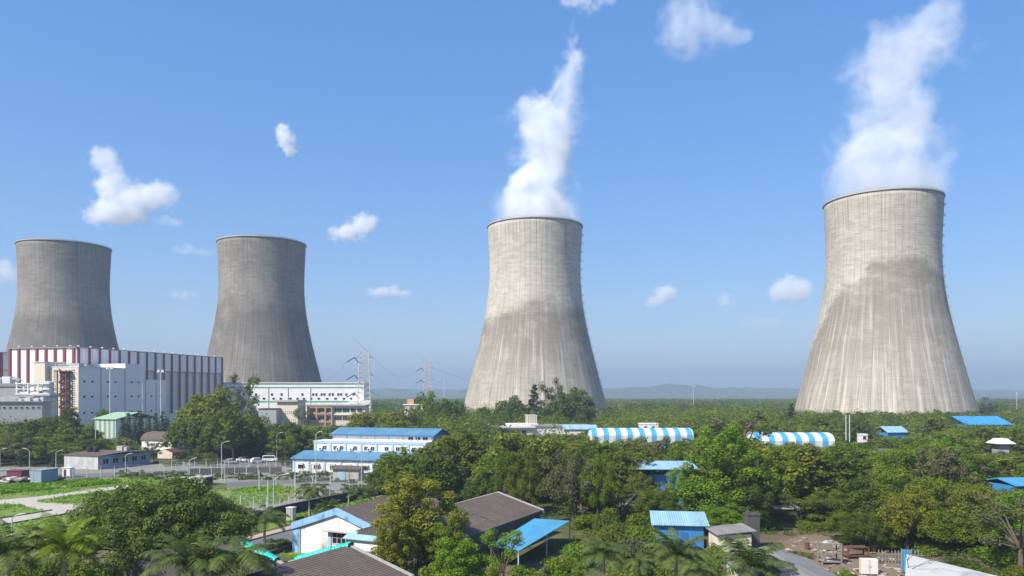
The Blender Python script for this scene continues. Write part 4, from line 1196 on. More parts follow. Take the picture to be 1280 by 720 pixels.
# ------------------------------------------------------------------ lamp posts
def lamp(xp, yt, yb, label, arm=1.0, double=False, curved=False, rise=.5):
    g_ = G(xp, yb); H = Hof(yt, g_.y)
    t = empty('street_lamp', g_, 0, label, 'street lamp', 'street lamps along the plant roads')
    b = MB()
    if curved:
        pts = [(0, 0, 0), (0, 0, H*.72)]+[(arm*(1-math.cos(a)), 0, H*.72+(H*.28)*math.sin(a)) for a in [PI/2*k/6 for k in range(1, 7)]]
        b.tube(pts, .09, .05, n=6); heads = [(arm, H, 1)]
    else:
        b.tube([(0, 0, 0), (0, 0, H-rise)], .10, .07, n=6)
        heads = []
        for s in ((1, -1) if double else (1,)):
            b.tube([(0, 0, H-rise-.05), (arm*s*.5, 0, H-rise*.3), (arm*s, 0, H)], .055, n=5); heads.append((arm*s, H, s if arm > 0 else -s))
    b.build('pole', M['polegrey'], t)
    for hx, hz, s in heads:
        c = MB(); c.hexa([(hx-.1, -.14, hz-.06), (hx+.8*s if s > 0 else hx+.1, -.1, hz+(.1 if s > 0 else -.06)), (hx+.8*s if s > 0 else hx+.1, .1, hz+(.1 if s > 0 else -.06)), (hx-.1, .14, hz-.06),
                        (hx-.1, -.14, hz+.08), (hx+.8 if s > 0 else hx+.1, -.1, hz+(.2 if s > 0 else .08)), (hx+.8 if s > 0 else hx+.1, .1, hz+(.2 if s > 0 else .08)), (hx-.1, .14, hz+.08)]) if s > 0 else \
            c.hexa([(hx-.8, -.1, hz+.1), (hx+.1, -.14, hz-.06), (hx+.1, .14, hz-.06), (hx-.8, .1, hz+.1), (hx-.8, -.1, hz+.2), (hx+.1, -.14, hz+.08), (hx+.1, .14, hz+.08), (hx-.8, .1, hz+.2)])
        c.build('lamp_head', M['mast'], t)
    b = MB(); b.box(-.2, .2, -.2, .2, 0, .25); b.build('base', M['concrete'], t)
lamp(15, 643, 694, 'slim street lamp on dry grass above the foreground palm', .9)
lamp(277, 552, 601, 'tall grey street lamp left of the car park, arm to the right', 1.1)
lamp(281, 574, 602, 'short street lamp standing right against the tall grey one', .9)
lamp(157, 567, 594, 'street lamp in front of the grey window wall of the low shed', .9)
lamp(70, 563, 592, 'street lamp behind the white guard booth', 1.0)
lamp(37, 561, 592, 'street lamp behind the maroon cabin, arm to the left', -.9)
lamp(237, 573, 594, 'street lamp just above the pale drain chamber', .9)
lamp(342, 593, 637, 'pale lamp with a swan neck curve beside the mid lawn', 1.9, curved=True)
lamp(346, 541, 578, 'tall street lamp rising behind the parked white cars', 1.0)
lamp(0, 561, 596, 'street lamp at the far left edge by the silver container', .8)
lamp(452, 565, 612, 'street lamp in front of the last visible bay of the admin building', -1.0)
lamp(395, 540, 604, 'thin tall lamp pole crossing the roof of the admin building', .6)
def pole(xp, yt, yb, label, r=.09, Y=None, cat='pole', name='pole'):
    g_ = G(xp, yb) if Y is None else Vector(((xp-CX)/F*Y, Y, 0))
    H = Hof(yt, g_.y)
    t = empty(name, g_, 0, label, cat)
    b = MB(); b.tube([(0, 0, 0), (0, 0, H)], r, r*.75, n=6); b.build('shaft', M['mast'], t)
    c = MB(); c.box(-.25, .25, -.25, .25, 0, .2); c.build('base', M['concrete'], t)
    return t, H
pole(324, 588, 612, 'concrete fence corner pole at the edge of the mid lawn')
pole(369, 586, 626, 'pale pole between the mid lawn and the grey yard')
pole(335, 600, 634, 'thin pole left of the crown of the verge palm')
for xp, lab in ((1057.5, 'left one of two pale twin poles in front of the stained tower'), (1062, 'right one of two pale twin poles in front of the stained tower')):
    pole(xp, 519, 0, lab, .16, 232)
def floodmast(xp, yt, Y, label, heads=2, r=.22):
    t, H = pole(xp, yt, 0, label, r, Y, 'floodlight mast', 'floodlight_mast')
    b = MB(); b.box(-heads*.9, heads*.9, -.2, .2, H, H+.25); b.build('crossbar', M['mast'], t)
    for k in range(heads):
        c = MB(); x = -heads*.9+1.8*k+.9; c.box(x-.55, x+.55, -.5, .1, H+.26, H+1.3); c.build('floodlight', M['mast'], t)
floodmast(137.5, 462, 333, 'floodlight mast with a wide twin head before the lilac annex', 2)
floodmast(201, 466, 340, 'floodlight mast at the right end of the lilac annex', 2)
floodmast(555, 476, 640, 'slender floodlight mast right of the far pylon', 1, .25)
floodmast(867, 483, 640, 'lone floodlight mast on the skyline between the two steaming towers', 2, .28)
floodmast(1271, 493, 600, 'lone mast on the skyline at the far right', 1, .2)
for xp, yt, Yd, lab in ((178, 479, 342, 'thin mast with a short side arm against the annex'), (119.5, 520, 250, 'short pole between the dark trees left of the green striped shed')):
    pole(xp, yt, 0, lab, .14, Yd)

# ------------------------------------------------------------------ pylons and conductors
def beam(b, p, q, w):
    b.tube([p, q], w, n=4)
def pylon(xp, Y, ytop, label, wbase, wtop, armlens):
    g_ = Vector(((xp-CX)/F*Y, Y, 0)); H = Hof(ytop, Y)
    t = empty('pylon', g_, R(12), label, 'pylon', 'lattice pylons carrying the power lines')
    b = MB(); Hb = H*.86
    wz = lambda z: wbase+(wtop-wbase)*min(1, z/(Hb*.95))
    nlev = 14; zs = [Hb*(k/nlev)**.9 for k in range(nlev+1)]
    C = lambda z, i: Vector(((1, -1, -1, 1)[i]*wz(z)/2, (1, 1, -1, -1)[i]*wz(z)/2, z))
    for a, c in zip(zs[:-1], zs[1:]):
        for i in range(4):
            j = (i+1) % 4
            beam(b, C(a, i), C(c, i), .19); beam(b, C(a, i), C(c, j), .11); beam(b, C(a, j), C(c, i), .11); beam(b, C(c, i), C(c, j), .10)
    b.build('lattice_body', M['polegrey'], t)
    b = MB()
    for s in (-1, 1):                           # two earth-wire horns
        tip = Vector((s*wtop*.95, 0, H))
        for i in range(4): beam(b, C(Hb, i), tip, .08)
        beam(b, tip, tip+Vector((s*.5, 0, 2.4)), .05)
    b.build('earth_peak', M['galv'], t)
    tips = []
    for k, (f_, L_) in enumerate(armlens):
        z = H*f_
        for s in (-1, 1):
            b = MB(); tip = Vector((s*(wtop/2+L_), 0, z))
            for y in (-wtop/2, wtop/2):
                beam(b, Vector((s*wtop/2, y, z)), tip, .09); beam(b, Vector((s*wtop/2, y, z+1.6)), tip, .08)
            b.build('crossarm', M['galv'], t)
            if s < 0:
                for d in ((-4.2, -2.0, -2.6), (2.2, 1.0, -2.9)):
                    c = MB(); c.tube([tip, tip+Vector(d)], .26, n=6); c.build('insulator', M['insul'], t)
            tips.append(Matrix.Translation(g_) @ Matrix.Rotation(R(12), 4, 'Z') @ (tip+Vector((-4.2 if s < 0 else 0, -2.0 if s < 0 else 0, -2.6 if s < 0 else 0))))
    return t, tips
arms = ((.80, 2.6), (.60, 2.6), (.40, 2.8))
p1, tips1 = pylon(455, 430, 425, 'nearer lattice pylon at the right end of the long white building', 8.2, 5.0, arms)
p2, tips2 = pylon(534.5, 640, 445, 'farther smaller lattice pylon between the white building and third tower', 8.4, 5.0, arms)
def span(a, c, sag, label):
    pts = [a.lerp(c, k/24)-Vector((0, 0, sag*4*(k/24)*(1-k/24))) for k in range(25)]
    o = Vector(pts[0]); b = MB(); b.tube([p-o for p in pts], .055, n=4)
    tag(b.build('power_line', M['wire'], None, o), label, 'power line', 'power lines between the pylons')
lv = ('upper', 'middle', 'lower')
for k in range(3):
    span(tips1[2*k+1], tips2[2*k], 7.5, f'{lv[k]} power line sagging between the two lattice pylons')
    span(tips1[2*k], Vector((-175, 640, 32-k*6)), 9, f'{lv[k]} power line leaving the nearer pylon towards the second dark tower')
    span(tips2[2*k+1], Vector((60, 1000, 24-k*5)), 9, f'{lv[k]} power line leaving the farther pylon behind the third tower')

# ------------------------------------------------------------------ cars
def car(mat, kind='saloon'):
    t = empty('parked_car')
    L, W = 4.2, 1.7
    if kind == 'van': pr = [(-2.1, .3), (2.1, .3), (2.1, .95), (1.75, 1.1), (1.2, 1.85), (-1.95, 1.9), (-2.1, 1.0)]
    elif kind == 'hatch': pr = [(-1.9, .3), (1.9, .3), (1.95, .8), (1.1, .98), (.5, 1.5), (-1.2, 1.52), (-1.85, 1.0)]
    else: pr = [(-2.1, .3), (2.1, .3), (2.12, .75), (1.1, .92), (.5, 1.42), (-.8, 1.44), (-1.4, .98), (-2.1, .9)]
    b = MB(); b.extr_y([p for p in pr], -W/2, W/2); b.build('body', mat, t, bevel=.09)
    for s in (-1, 1):
        ys = (W/2+.005)*s
        c = MB()
        if kind == 'saloon': q = [(.9, .95), (.42, 1.36), (-.75, 1.37), (-1.2, 1.0)]
        elif kind == 'hatch': q = [(.95, 1.0), (.42, 1.43), (-1.1, 1.44), (-1.55, 1.05)]
        else: q = [(1.5, 1.15), (1.1, 1.75), (-1.8, 1.78), (-1.9, 1.15)]
        pts = [(x, ys, z) for x, z in q]
        c.face(pts if s < 0 else pts[::-1]); c.build('side_window', M['glass'], t)
    fx = {'saloon': ((1.13, .95), (.55, 1.38)), 'hatch': ((1.13, 1.0), (.55, 1.46)), 'van': ((1.75, 1.14), (1.25, 1.8))}[kind]
    c = MB(); (xa, za), (xb, zb) = fx
    c.face([(xa+.02, -W*.42, za+.02), (xa+.02, W*.42, za+.02), (xb+.03, W*.38, zb+.02), (xb+.03, -W*.38, zb+.02)]); c.build('windscreen', M['glass'], t)
    wh = MB(); wh.lathe([(.18, -.1), (.32, -.1), (.32, .1), (.18, .1)], 14)
    wm = wh.mesh('wheel', M['tyre'])
    for x in (-1.3, 1.3):
        for s in (-1, 1):
            o = link('wheel', wm, t, (x, s*(W/2-.06), .32)); o.rotation_euler = (PI/2, 0, 0)
    for s in (-1, 1):
        c = MB(); xf = pr[2][0]; c.box(xf-.01, xf+.03, s*.6-.16, s*.6+.16, .6, .75); c.build('headlight', M['frame'], t)
    return t
protos = {('carwhite', 'saloon'): None}
def park(xp, yp, rz, mat, kind, label):
    k = (mat, kind)
    if protos.get(k) is None:
        o = protos[k] = car(M[mat], kind)
    else:
        o = copy_tree(protos[k])
    o.location = G(xp, yp); o.location.z = .024; o.rotation_euler.z = rz
    tag(o, label, 'car', 'cars parked under the trees')
park(305, 577.5, R(-10), 'carwhite', 'saloon', 'white parked saloon, farthest left of the light cars under the dark trees')
park(322, 579, R(35), 'carwhite', 'hatch', 'white parked hatchback standing at an angle between two white cars')
park(338, 577.5, R(8), 'carwhite', 'van', 'white parked van nearest to the tall street lamp')
park(315, 573, R(4), 'carred', 'saloon', 'dark red saloon parked in shade behind the white cars')
park(330, 572, R(4), 'carred', 'hatch', 'dark red hatchback parked behind the white van')
park(288, 580, R(-6), 'cargrey', 'saloon', 'grey saloon parked alone beside the tall left street lamp')
b = MB(); c0 = G(330, 583); scatter_boxes(b, lambda: (c0.x+rng.uniform(-5, 6), c0.y+rng.gauss(0, .6), 0), 70, .1, .5, .7)
tag(b.build('brick_heap', [M['rust'], M['orange'], M['debris'], M['soil']]), 'low heap of bricks and rubble in front of the white van', 'brick heap', kind='stuff')
b = MB(); c0 = G(385, 592)
scatter_boxes(b, lambda: (c0.x+rng.uniform(-5, 9), c0.y+rng.gauss(0, .8), 0), 120, .1, .5, .7)
tag(b.build('rubble', [M['debris'], M['soil'], M['concrete'], M['rust']]), 'strip of rubble and bricks along the front of the admin building', 'rubble', kind='stuff')
# ------------------------------------------------------------------ trees
def lobes_for(kind, r_):
    L = []
    if kind == 'broad':
        L.append((0, 0, 6.2, 3.0)); L.append((1.6, .6, 5.2, 2.3)); L.append((-1.5, -.8, 5.4, 2.3))
        p1, p2, a1, a2 = r_.uniform(0, 6), r_.uniform(0, 6), r_.uniform(.10, .2), r_.uniform(.08, .16)
        for k in range(44):
            t = (k+.5)/44; a = k*2.39996+r_.uniform(-.25, .25); el = math.asin(1-1.28*t)
            env = 1+a1*math.sin(2*a+p1)+a2*math.sin(3*a+p2)+r_.uniform(-.16, .10)
            L.append((4.6*env*math.cos(el)*math.cos(a), 4.6*env*math.cos(el)*math.sin(a), 5.0+4.9*env*math.sin(el)*(1 if el > 0 else .75), r_.uniform(.7, 1.35)))
    elif kind == 'tall':
        L.append((0, 0, 5.6, 2.2)); L.append((0, 0, 8.6, 1.8)); L.append((.2, .1, 11, 1.2))
        p1 = r_.uniform(0, 6)
        for k in range(46):
            t = k/45; a = k*2.39996+r_.uniform(-.3, .3); q = (.28+.85*math.sin(PI*(t*.80+.13)))*(1+.2*math.sin(2*a+p1+t*4))*r_.uniform(.75, 1.12)
            L.append((3.0*q*math.cos(a), 3.0*q*math.sin(a), 2.2+10.6*t+r_.uniform(-.5, .5), r_.uniform(.6, 1.15)*(1.1-.3*t)))
    elif kind == 'airy':
        for k in range(15):
            t = k/14; a = k*2.4+r_.uniform(-.4, .4); q = r_.uniform(.5, 1.15)
            L.append((3.2*q*math.cos(a), 3.2*q*math.sin(a), 5.0+8.0*t+r_.uniform(-.6, .6), r_.uniform(.9, 1.5)))
    elif kind == 'column':
        for k in range(9):
            t = k/8; L.append((r_.uniform(-.15, .15), r_.uniform(-.15, .15), .8+8.4*t, 1.25*(1-.55*t)))
    elif kind == 'conifer':
        for k in range(26):
            t = k/25; a = k*2.4; q = (1.05-t)*r_.uniform(.7, 1.1)
            L.append((2.3*q*math.cos(a), 2.3*q*math.sin(a), 2.0+13.4*t, .5+1.1*(1-t)))
    elif kind == 'bush':
        L.append((0, 0, 1.2, 1.3))
        for k in range(8):
            a = 2*PI*k/8+r_.uniform(-.3, .3); q = r_.uniform(.5, 1)
            L.append((1.5*q*math.cos(a), 1.5*q*math.sin(a), r_.uniform(.5, 2.2)*(1.2-.4*q), r_.uniform(.6, 1.0)))
    return np.array(L)
DIM = {'broad': (11.0, 12.0), 'tall': (13.6, 8.6), 'airy': (14.2, 9.0), 'column': (10.2, 2.6), 'conifer': (16.4, 5.6), 'bush': (3.0, 4.4)}

def leaf_cloud(L, n, size, seed, shell=(.72, 1.06), flat=.85, droop=0.0):
    r_ = np.random.default_rng(seed)
    w = L[:, 3]**2; w /= w.sum()
    idx = r_.choice(len(L), n*2, p=w)
    d = r_.normal(size=(n*2, 3)); d[:, 2] += .25
    d /= np.linalg.norm(d, axis=1, keepdims=True)
    # ragged sub-clumps on every lobe
    ang = np.arctan2(d[:, 1], d[:, 0]); ph = idx*1.7
    bump = .10*np.sin(ang*5+ph)+.09*np.sin(d[:, 2]*8+ph*2)+.07*np.sin(ang*9-d[:, 2]*6)
    rad = r_.uniform(shell[0], shell[1], n*2)+bump
    inner = r_.random(n*2) < .12
    rad[inner] *= r_.uniform(.3, .9, inner.sum())
    p = L[idx, :3]+d*(L[idx, 3]*rad)[:, None]*np.array([1, 1, flat])
    # drop leaves buried deep in other lobes
    keep = np.ones(len(p), bool)
    for k in range(len(L)):
        dist = np.linalg.norm((p-L[k, :3])/np.array([1, 1, flat]), axis=1)
        keep &= ~((dist < L[k, 3]*.60) & (idx != k) & (r_.random(len(p)) < .9))
    p, d = p[keep][:n], d[keep][:n]
    nrm = d*.8+r_.normal(size=p.shape)*.42+np.array([0, 0, .35-droop])
    nrm /= np.linalg.norm(nrm, axis=1, keepdims=True)
    s = size*r_.uniform(.6, 1.35, len(p))
    # stray sprays break the outline
    m = int(len(p)*.04); j = r_.choice(len(p), m)
    p[j] += d[j]*r_.uniform(.1, .55, (m, 1))
    global nr
    keepnr = nr; nr = r_
    V, Q = quads_from(p, nrm, s, 1.25); nr = keepnr
    return V, Q

LOD = {  # leaves, half length
 'hi': {'broad': (21000, .145), 'tall': (18000, .14), 'airy': (6500, .14), 'column': (3600, .14), 'conifer': (8000, .15), 'bush': (2600, .12)},
 'mid': {'broad': (6500, .27), 'tall': (5400, .25), 'airy': (2100, .24), 'column': (900, .26), 'conifer': (1700, .33), 'bush': (500, .28)},
 'lo': {'broad': (2400, .45), 'tall': (1900, .42), 'airy': (700, .38), 'column': (300, .42), 'conifer': (650, .5), 'bush': (160, .5)},
}
_crown, _trunk, _lob = {}, {}, {}
def crown_data(kind, var):
    k = (kind, var)
    if k not in _lob:
        r_ = random.Random(hash((len(kind), ord(kind[0]), var)) % 9999)
        _lob[k] = lobes_for(kind, r_)
    return _lob[k]
def crown_mesh(kind, var, lod):
    k = (kind, var, lod)
    if k not in _crown:
        n, s = LOD[lod][kind]
        L = crown_data(kind, var)
        sh = (.35, 1.1) if kind in ('airy', 'conifer') else (.72, 1.06)
        V, Q = leaf_cloud(L, n, s, 100+var*7+len(kind), sh, droop=.5 if kind == 'conifer' else 0)
        V[:, 2] = np.maximum(V[:, 2], .05)
        _crown[k] = fill_mesh('crown', V, Q, FOL['mid'])
    return _crown[k]
def trunk_mesh(kind, var):
    k = (kind, var)
    if k not in _trunk:
        r_ = random.Random(var*31+len(kind)); L = crown_data(kind, var)
        b = MB(); H, W = DIM[kind]
        if kind in ('column', 'conifer'):
            b.tube([(0, 0, 0), (0, 0, H*.5), (0, 0, H*.95)], .18, .04, n=6)
        elif kind == 'bush':
            for q in L[1:6]: b.tube([(0, 0, 0), (q[0]*.4, q[1]*.4, q[2]*.5), (q[0]*.9, q[1]*.9, q[2])], .05, .015, n=4)
        else:
            f = Vector((r_.uniform(-.3, .3), r_.uniform(-.3, .3), H*.30))
            b.tube([(0, 0, 0), f*.5+Vector((r_.uniform(-.15, .15), 0, 0)), f], .30, .21, n=8)
            for q in L:
                e = Vector(q[:3]); mid = f.lerp(e, .5)+Vector((r_.uniform(-.3, .3), r_.uniform(-.3, .3), .35))
                b.tube([f, mid, e], .13, .03, n=5)
                for _ in range(2):
                    e2 = e+Vector((r_.gauss(0, 1), r_.gauss(0, 1), r_.gauss(0, .6)))*q[3]*.55
                    b.tube([mid.lerp(e, .5), e2], .05, .015, n=4)
        _trunk[k] = b.mesh('trunk', M['bark'])
    return _trunk[k]
BARKS = {}
def tree(kind, X, Y, H, W, tone, label, group=None, lod=None, name=None, var=None, bark='bark'):
    lod = lod or ('hi' if Y < 128 else 'mid' if Y < 235 else 'lo')
    var = rng.randrange(6) if var is None else var
    h0, w0 = DIM[kind]
    nm = name or {'broad': 'broad_tree', 'tall': 'leafy_tree', 'airy': 'slender_tree', 'column': 'cypress_tree', 'conifer': 'conifer_tree', 'bush': 'shrub'}[kind]
    t = empty(nm, (X, Y, 0), rng.uniform(0, 2*PI), label, 'shrub' if kind == 'bush' else 'tree', group)
    t.scale = (W/w0, W/w0, H/h0)
    c = link('crown', crown_mesh(kind, var, lod), t)
    c.material_slots[0].link = 'OBJECT'; c.material_slots[0].material = FOL[tone]
    if lod != 'lo' or kind in ('airy',):
        k = link('trunk' if kind != 'bush' else 'stem', trunk_mesh(kind, var), t)
        k.material_slots[0].link = 'OBJECT'; k.material_slots[0].material = M[bark]
    placed.append((X, Y, W*.5))
    return t
placed = []
ar0 = random.Random(77)
def T(kind, xp, yt, Y, wpx, tone, label, **kw):
    X = (xp-CX)/F*Y
    return tree(kind, X, Y, Hof(yt, Y), wpx/F*Y, tone, label, **kw)

# --- named trees, left to right
# the big dark tree of the foreground has a crown of its own
def big_tree(xp, yt, Y, wpx, label):
    X = (xp-CX)/F*Y; H = Hof(yt, Y); W = wpx/F*Y
    r_ = random.Random(4); L = [(0, 0, H*.55, W*.22)]
    for k in range(96):
        a = k*2.39996; q = math.sqrt((k+.5)/96)
        z = 2.2+(H-3.6)*math.sqrt(max(0, 1-q*q*.97))+r_.uniform(-1.2, .5)
        L.append((W*.45*q*math.cos(a), W*.45*q*math.sin(a), z, r_.uniform(.8, 1.5)))
    L = np.array(L)
    t = empty('broad_tree', (X, Y, 0), 0, label, 'tree')
    V, Q = leaf_cloud(L, 62000, .135, 77)
    link('crown', fill_mesh('crown', V, Q, FOL['darkbig']), t)
    b = MB(); f = Vector((.2, .1, 2.6)); b.tube([(0, 0, 0), (.1, .1, 1.4), f], .5, .4, n=10)
    for q in L:
        e = Vector(q[:3]); b.tube([f, f.lerp(e, .5)+Vector((0, 0, .4)), e], .15, .03, n=5)
    b.build('trunk', M['bark'], t)
    placed.append((X, Y, W/2))
FOL['darkbig'] = foliage('deep_green_leaves', (.075, .118, .026), tint=(.26, .33, .06))
big_tree(198, 594, 79, 250, 'huge dark green spreading tree filling the lower left foreground')
T('tall', 520, 594, 86, 112, 'yellow', 'tall yellow green tree standing right of the white gable house', var=1)
T('tall', 492, 640, 80, 60, 'yellow', 'lower yellow tinged tree leaning on the left of the tall yellow one', var=2)
T('tall', 556, 650, 82, 62, 'mid', 'darker green tree at the right shoulder of the tall yellow one', var=0)
T('tall', 572, 672, 66, 84, 'bright', 'small bright leafy tree in front of the blue awning')
T('airy', 628, 655, 76, 62, 'bright', 'thin feathery tree overlapping the blue awning roof')
T('broad', 575, 538, 158, 108, 'olive', 'large olive brown tree right of the admin building', var=1)
T('broad', 530, 566, 150, 84, 'olive', 'brownish round tree against the right end of the admin building', var=2)
T('broad', 487, 566, 158, 52, 'mid', 'green tree half covering the right bays of the admin building', var=3)
T('broad', 478, 590, 150, 44, 'dark', 'dark drooping tree at the corner of the admin building', var=0)
T('broad', 668, 543, 140, 118, 'olive', 'large olive tree in front of the cream workshop', var=0)
T('broad', 622, 566, 138, 84, 'mid', 'green tree between the brown corrugated roof and the workshop', var=3)
T('tall', 725, 553, 136, 80, 'olive', 'dense olive tree left of the white lean-to', var=2)
T('tall', 748, 586, 128, 54, 'dark', 'dark narrow tree with deep shade before the lean-to', var=1)
T('airy', 805, 546, 165, 74, 'brown', 'brown leaved thin tree in front of the blue and white striped shed', var=0)
T('airy', 783, 560, 160, 54, 'brown', 'smaller brown leaved tree left of the taller brown one', var=2)
T('airy', 780, 612, 124, 76, 'brown', 'bare looking twiggy tree left of the blue store', var=1, bark='deadwood')
T('tall', 902, 531, 114, 108, 'bright', 'tall bright green tree between the two blue and white striped sheds', var=0)
T('broad', 862, 580, 118, 62, 'bright', 'bright green tree at the left foot of the tallest bright one', var=1)
T('broad', 905, 630, 108, 74, 'bright', 'fresh green bushy tree behind the cream hut', var=2)
T('airy', 923, 515, 176, 84, 'brown', 'brownish airy tree crown above the tall bright green tree', var=3)
T('broad', 934, 545, 165, 44, 'mid', 'green tree hiding the left end of the right striped shed', var=1)
T('broad', 1092, 598, 105, 104, 'dark', 'dark spreading tree shading the back of the yard', var=2)
T('broad', 1152, 592, 103, 112, 'mid', 'full green tree behind the leafless tree and pale slab', var=0)
T('broad', 1216, 600, 99, 100, 'olive', 'olive full tree over the pale slab roof', var=1)
T('broad', 1040, 612, 119, 74, 'olive', 'olive tree behind the timber rack', var=3)
T('broad', 1086, 640, 97, 66, 'dark', 'low dark tree drooping over the rusty drum'); T('broad', 1182, 636, 96, 96, 'mid', 'low full tree drooping over the pale slab roof'); T('broad', 1240, 640, 95, 84, 'olive', 'low olive tree right of the pale slab roof'); T('broad', 1284, 632, 96, 80, 'mid', 'low green tree cut by the right edge')
T('broad', 1058, 640, 104, 62, 'mid', 'low green tree crowding the right side of the timber rack')
T('tall', 1118, 628, 100, 56, 'mid', 'green tree leaning over the dark stick fence', var=2)
T('broad', 955, 562, 124, 90, 'mid', 'full green tree below the right striped shed', var=0)
T('tall', 1003, 552, 130, 70, 'olive', 'yellowish olive tree overlapping the right end of the striped shed', var=3)
T('airy', 1000, 618, 118, 88, 'olive', 'scrubby olive tree behind the bare yard', var=2)
T('conifer', 989, 503, 330, 24, 'conifer', 'dark conifer at the left foot of the stained tower', lod='mid')
T('airy', 306, 461, 300, 46, 'grey', 'thin eucalyptus with an open crown before the long white building', lod='mid', var=0, bark='palebark')
T('airy', 284, 480, 300, 34, 'grey', 'short open eucalyptus left of the thin tall one', lod='mid', var=1, bark='palebark')
T('broad', 262, 489, 236, 104, 'olive', 'broad olive tree rising in front of the striped hall end', lod='mid', var=0)
T('broad', 292, 512, 222, 84, 'dark', 'dark round tree behind the parked cars', lod='mid', var=2)
T('broad', 240, 520, 224, 70, 'dark', 'dark tree behind the blue grey gable of the barrel house', lod='mid', var=1)
T('broad', 356, 528, 240, 76, 'dark', 'dark tree left of the blue roofed admin building', lod='mid', var=3)
T('airy', 379, 508, 300, 30, 'grey', 'thin grey green tree in front of the terracotta balconies', lod='mid', var=2, bark='palebark')
T('broad', 455, 513, 290, 52, 'yellow', 'yellow green tree right of the terracotta balconies', lod='mid', var=1)
T('broad', 500, 511, 280, 66, 'yellow', 'wide yellow green tree behind the admin building roof', lod='mid', var=2)
T('broad', 530, 492, 330, 48, 'mid', 'green domed tree at the base of the farther pylon', lod='mid', var=0)
T('broad', 563, 498, 310, 46, 'dark', 'dark green tree left of the third tower columns', lod='mid', var=3)
T('broad', 604, 507, 330, 36, 'dark', 'small dark dome tree in front of the third tower columns', lod='mid', var=1)
T('broad', 640, 496, 350, 52, 'dark', 'dark green tree before the middle of the banded tower base', lod='mid', var=2)
T('airy', 690, 473, 345, 34, 'grey', 'tall airy tree before the banded tower, tallest there', lod='mid', var=3)
T('conifer', 668, 478, 350, 34, 'conifer', 'dark pointed tree before the banded tower', lod='mid')
T('broad', 712, 487, 345, 72, 'dark', 'wide dark dome tree at the right foot of the banded tower', lod='mid', var=0)
for k, (xp, yt, lab) in enumerate(((153, 520, 'first'), (160, 514, 'second'), (169, 522, 'third'), (176, 511, 'fourth'), (186, 518, 'fifth'), (195, 514, 'sixth'), (203, 512, 'seventh'), (209, 520, 'eighth'))):
    T('column', xp, yt, 284+(k*7) % 11, 12, 'conifer', f'{lab} cypress from the left in the dark row beside the green striped shed', group='cypress row beside the green striped shed', lod='mid', var=k % 4)
for k, xp in enumerate(range(984, 1232, 13)):
    T('broad', xp+ar0.uniform(-4, 4), ar0.uniform(513.5, 519), 366+ar0.uniform(-12, 12), ar0.uniform(24, 40), ar0.choice(('dark', 'mid', 'dark', 'olive')), 'small round tree in the row hiding the foot of the stained tower', group='row of round trees at the foot of the stained tower', lod='lo')
T('airy', 192, 552, 225, 26, 'brown', 'thin reddish tree between the low shed and the barrel house', lod='mid', var=1)
for xp, yt, wpx, tone, lab in ((18, 526, 64, 'dark', 'dark tree at the left edge below the grey pump house'), (60, 520, 62, 'dark', 'dark tree below the cream square block'), (87, 507, 30, 'dark', 'dark pointed tree in front of the red outside stair'), (98, 528, 56, 'mid', 'green tree left of the green striped shed'), (133, 512, 40, 'mid', 'green tree behind the green striped shed roof')):
    T('tall' if wpx < 40 else 'broad', xp, yt, 262 if xp != 133 else 345, wpx, tone, lab, lod='mid')
for xp, yt, wpx, Yd, lab in ((32, 550, 60, 224, 'light green low tree behind the maroon cabin'), (70, 556, 66, 220, 'dull green low tree left of the silver shed end'), (108, 548, 60, 232, 'dark low tree behind the black water tanks'), (150, 556, 44, 236, 'yellowish low tree behind the low shed roof')):
    T('broad', xp, yt, Yd, wpx, 'mid' if xp != 108 else 'dark', lab, lod='mid')

# --- palms
def palm_mesh(nf, length, leaflets, droop, seed, up=.9, width=.048):
    r_ = random.Random(seed); V, Q = [], []
    for f in range(nf):
        az = 2*PI*f/nf*1.0+r_.uniform(-.25, .25)+(f % 3)*.1; el = up*(1-.95*((f*7) % nf)/nf)+r_.uniform(-.1, .1)
        Ln = length*r_.uniform(.85, 1.1)
        p = Vector((0, 0, 0)); d = Vector((math.cos(az)*math.cos(el), math.sin(az)*math.cos(el), math.sin(el)))
        st = Ln/leaflets; side = Vector((-math.sin(az), math.cos(az), 0))
        for k in range(leaflets):
            t = k/(leaflets-1)
            d = (d+Vector((0, 0, -droop*(.35+t)/leaflets*2.2))).normalized()
            n = p+d*st
            upv = side.cross(d).normalized()*-1
            i = len(V); w = .035*(1-.7*t)
            V += [p-side*w, p+side*w, n+side*w, n-side*w]; Q.append((i, i+1, i+2, i+3))
            ll = Ln*.27*(math.sin(PI*(.08+.86*t))**.7)
            for s in (-1, 1):
                tip = p+side*s*ll*.85+d*ll*.45+Vector((0, 0, -ll*(.25+.3*r_.random())))
                m = p.lerp(tip, .5)+Vector((0, 0, ll*.10)); ww = d*width
                i = len(V)
                V += [p-ww*.5, p+ww*.5, m+ww, m-ww]; Q.append((i, i+1, i+2, i+3))
                i = len(V)
                V += [m-ww, m+ww, tip+ww*.2, tip-ww*.2]; Q.append((i, i+1, i+2, i+3))
            p = n
    return fill_mesh('fronds', [tuple(v) for v in V], Q, FOL['palm'])
pal = [palm_mesh(17, 2.9, 30, .95, 3), palm_mesh(15, 2.6, 28, 1.15, 5), palm_mesh(20, 3.0, 32, .7, 9, 1.15)]
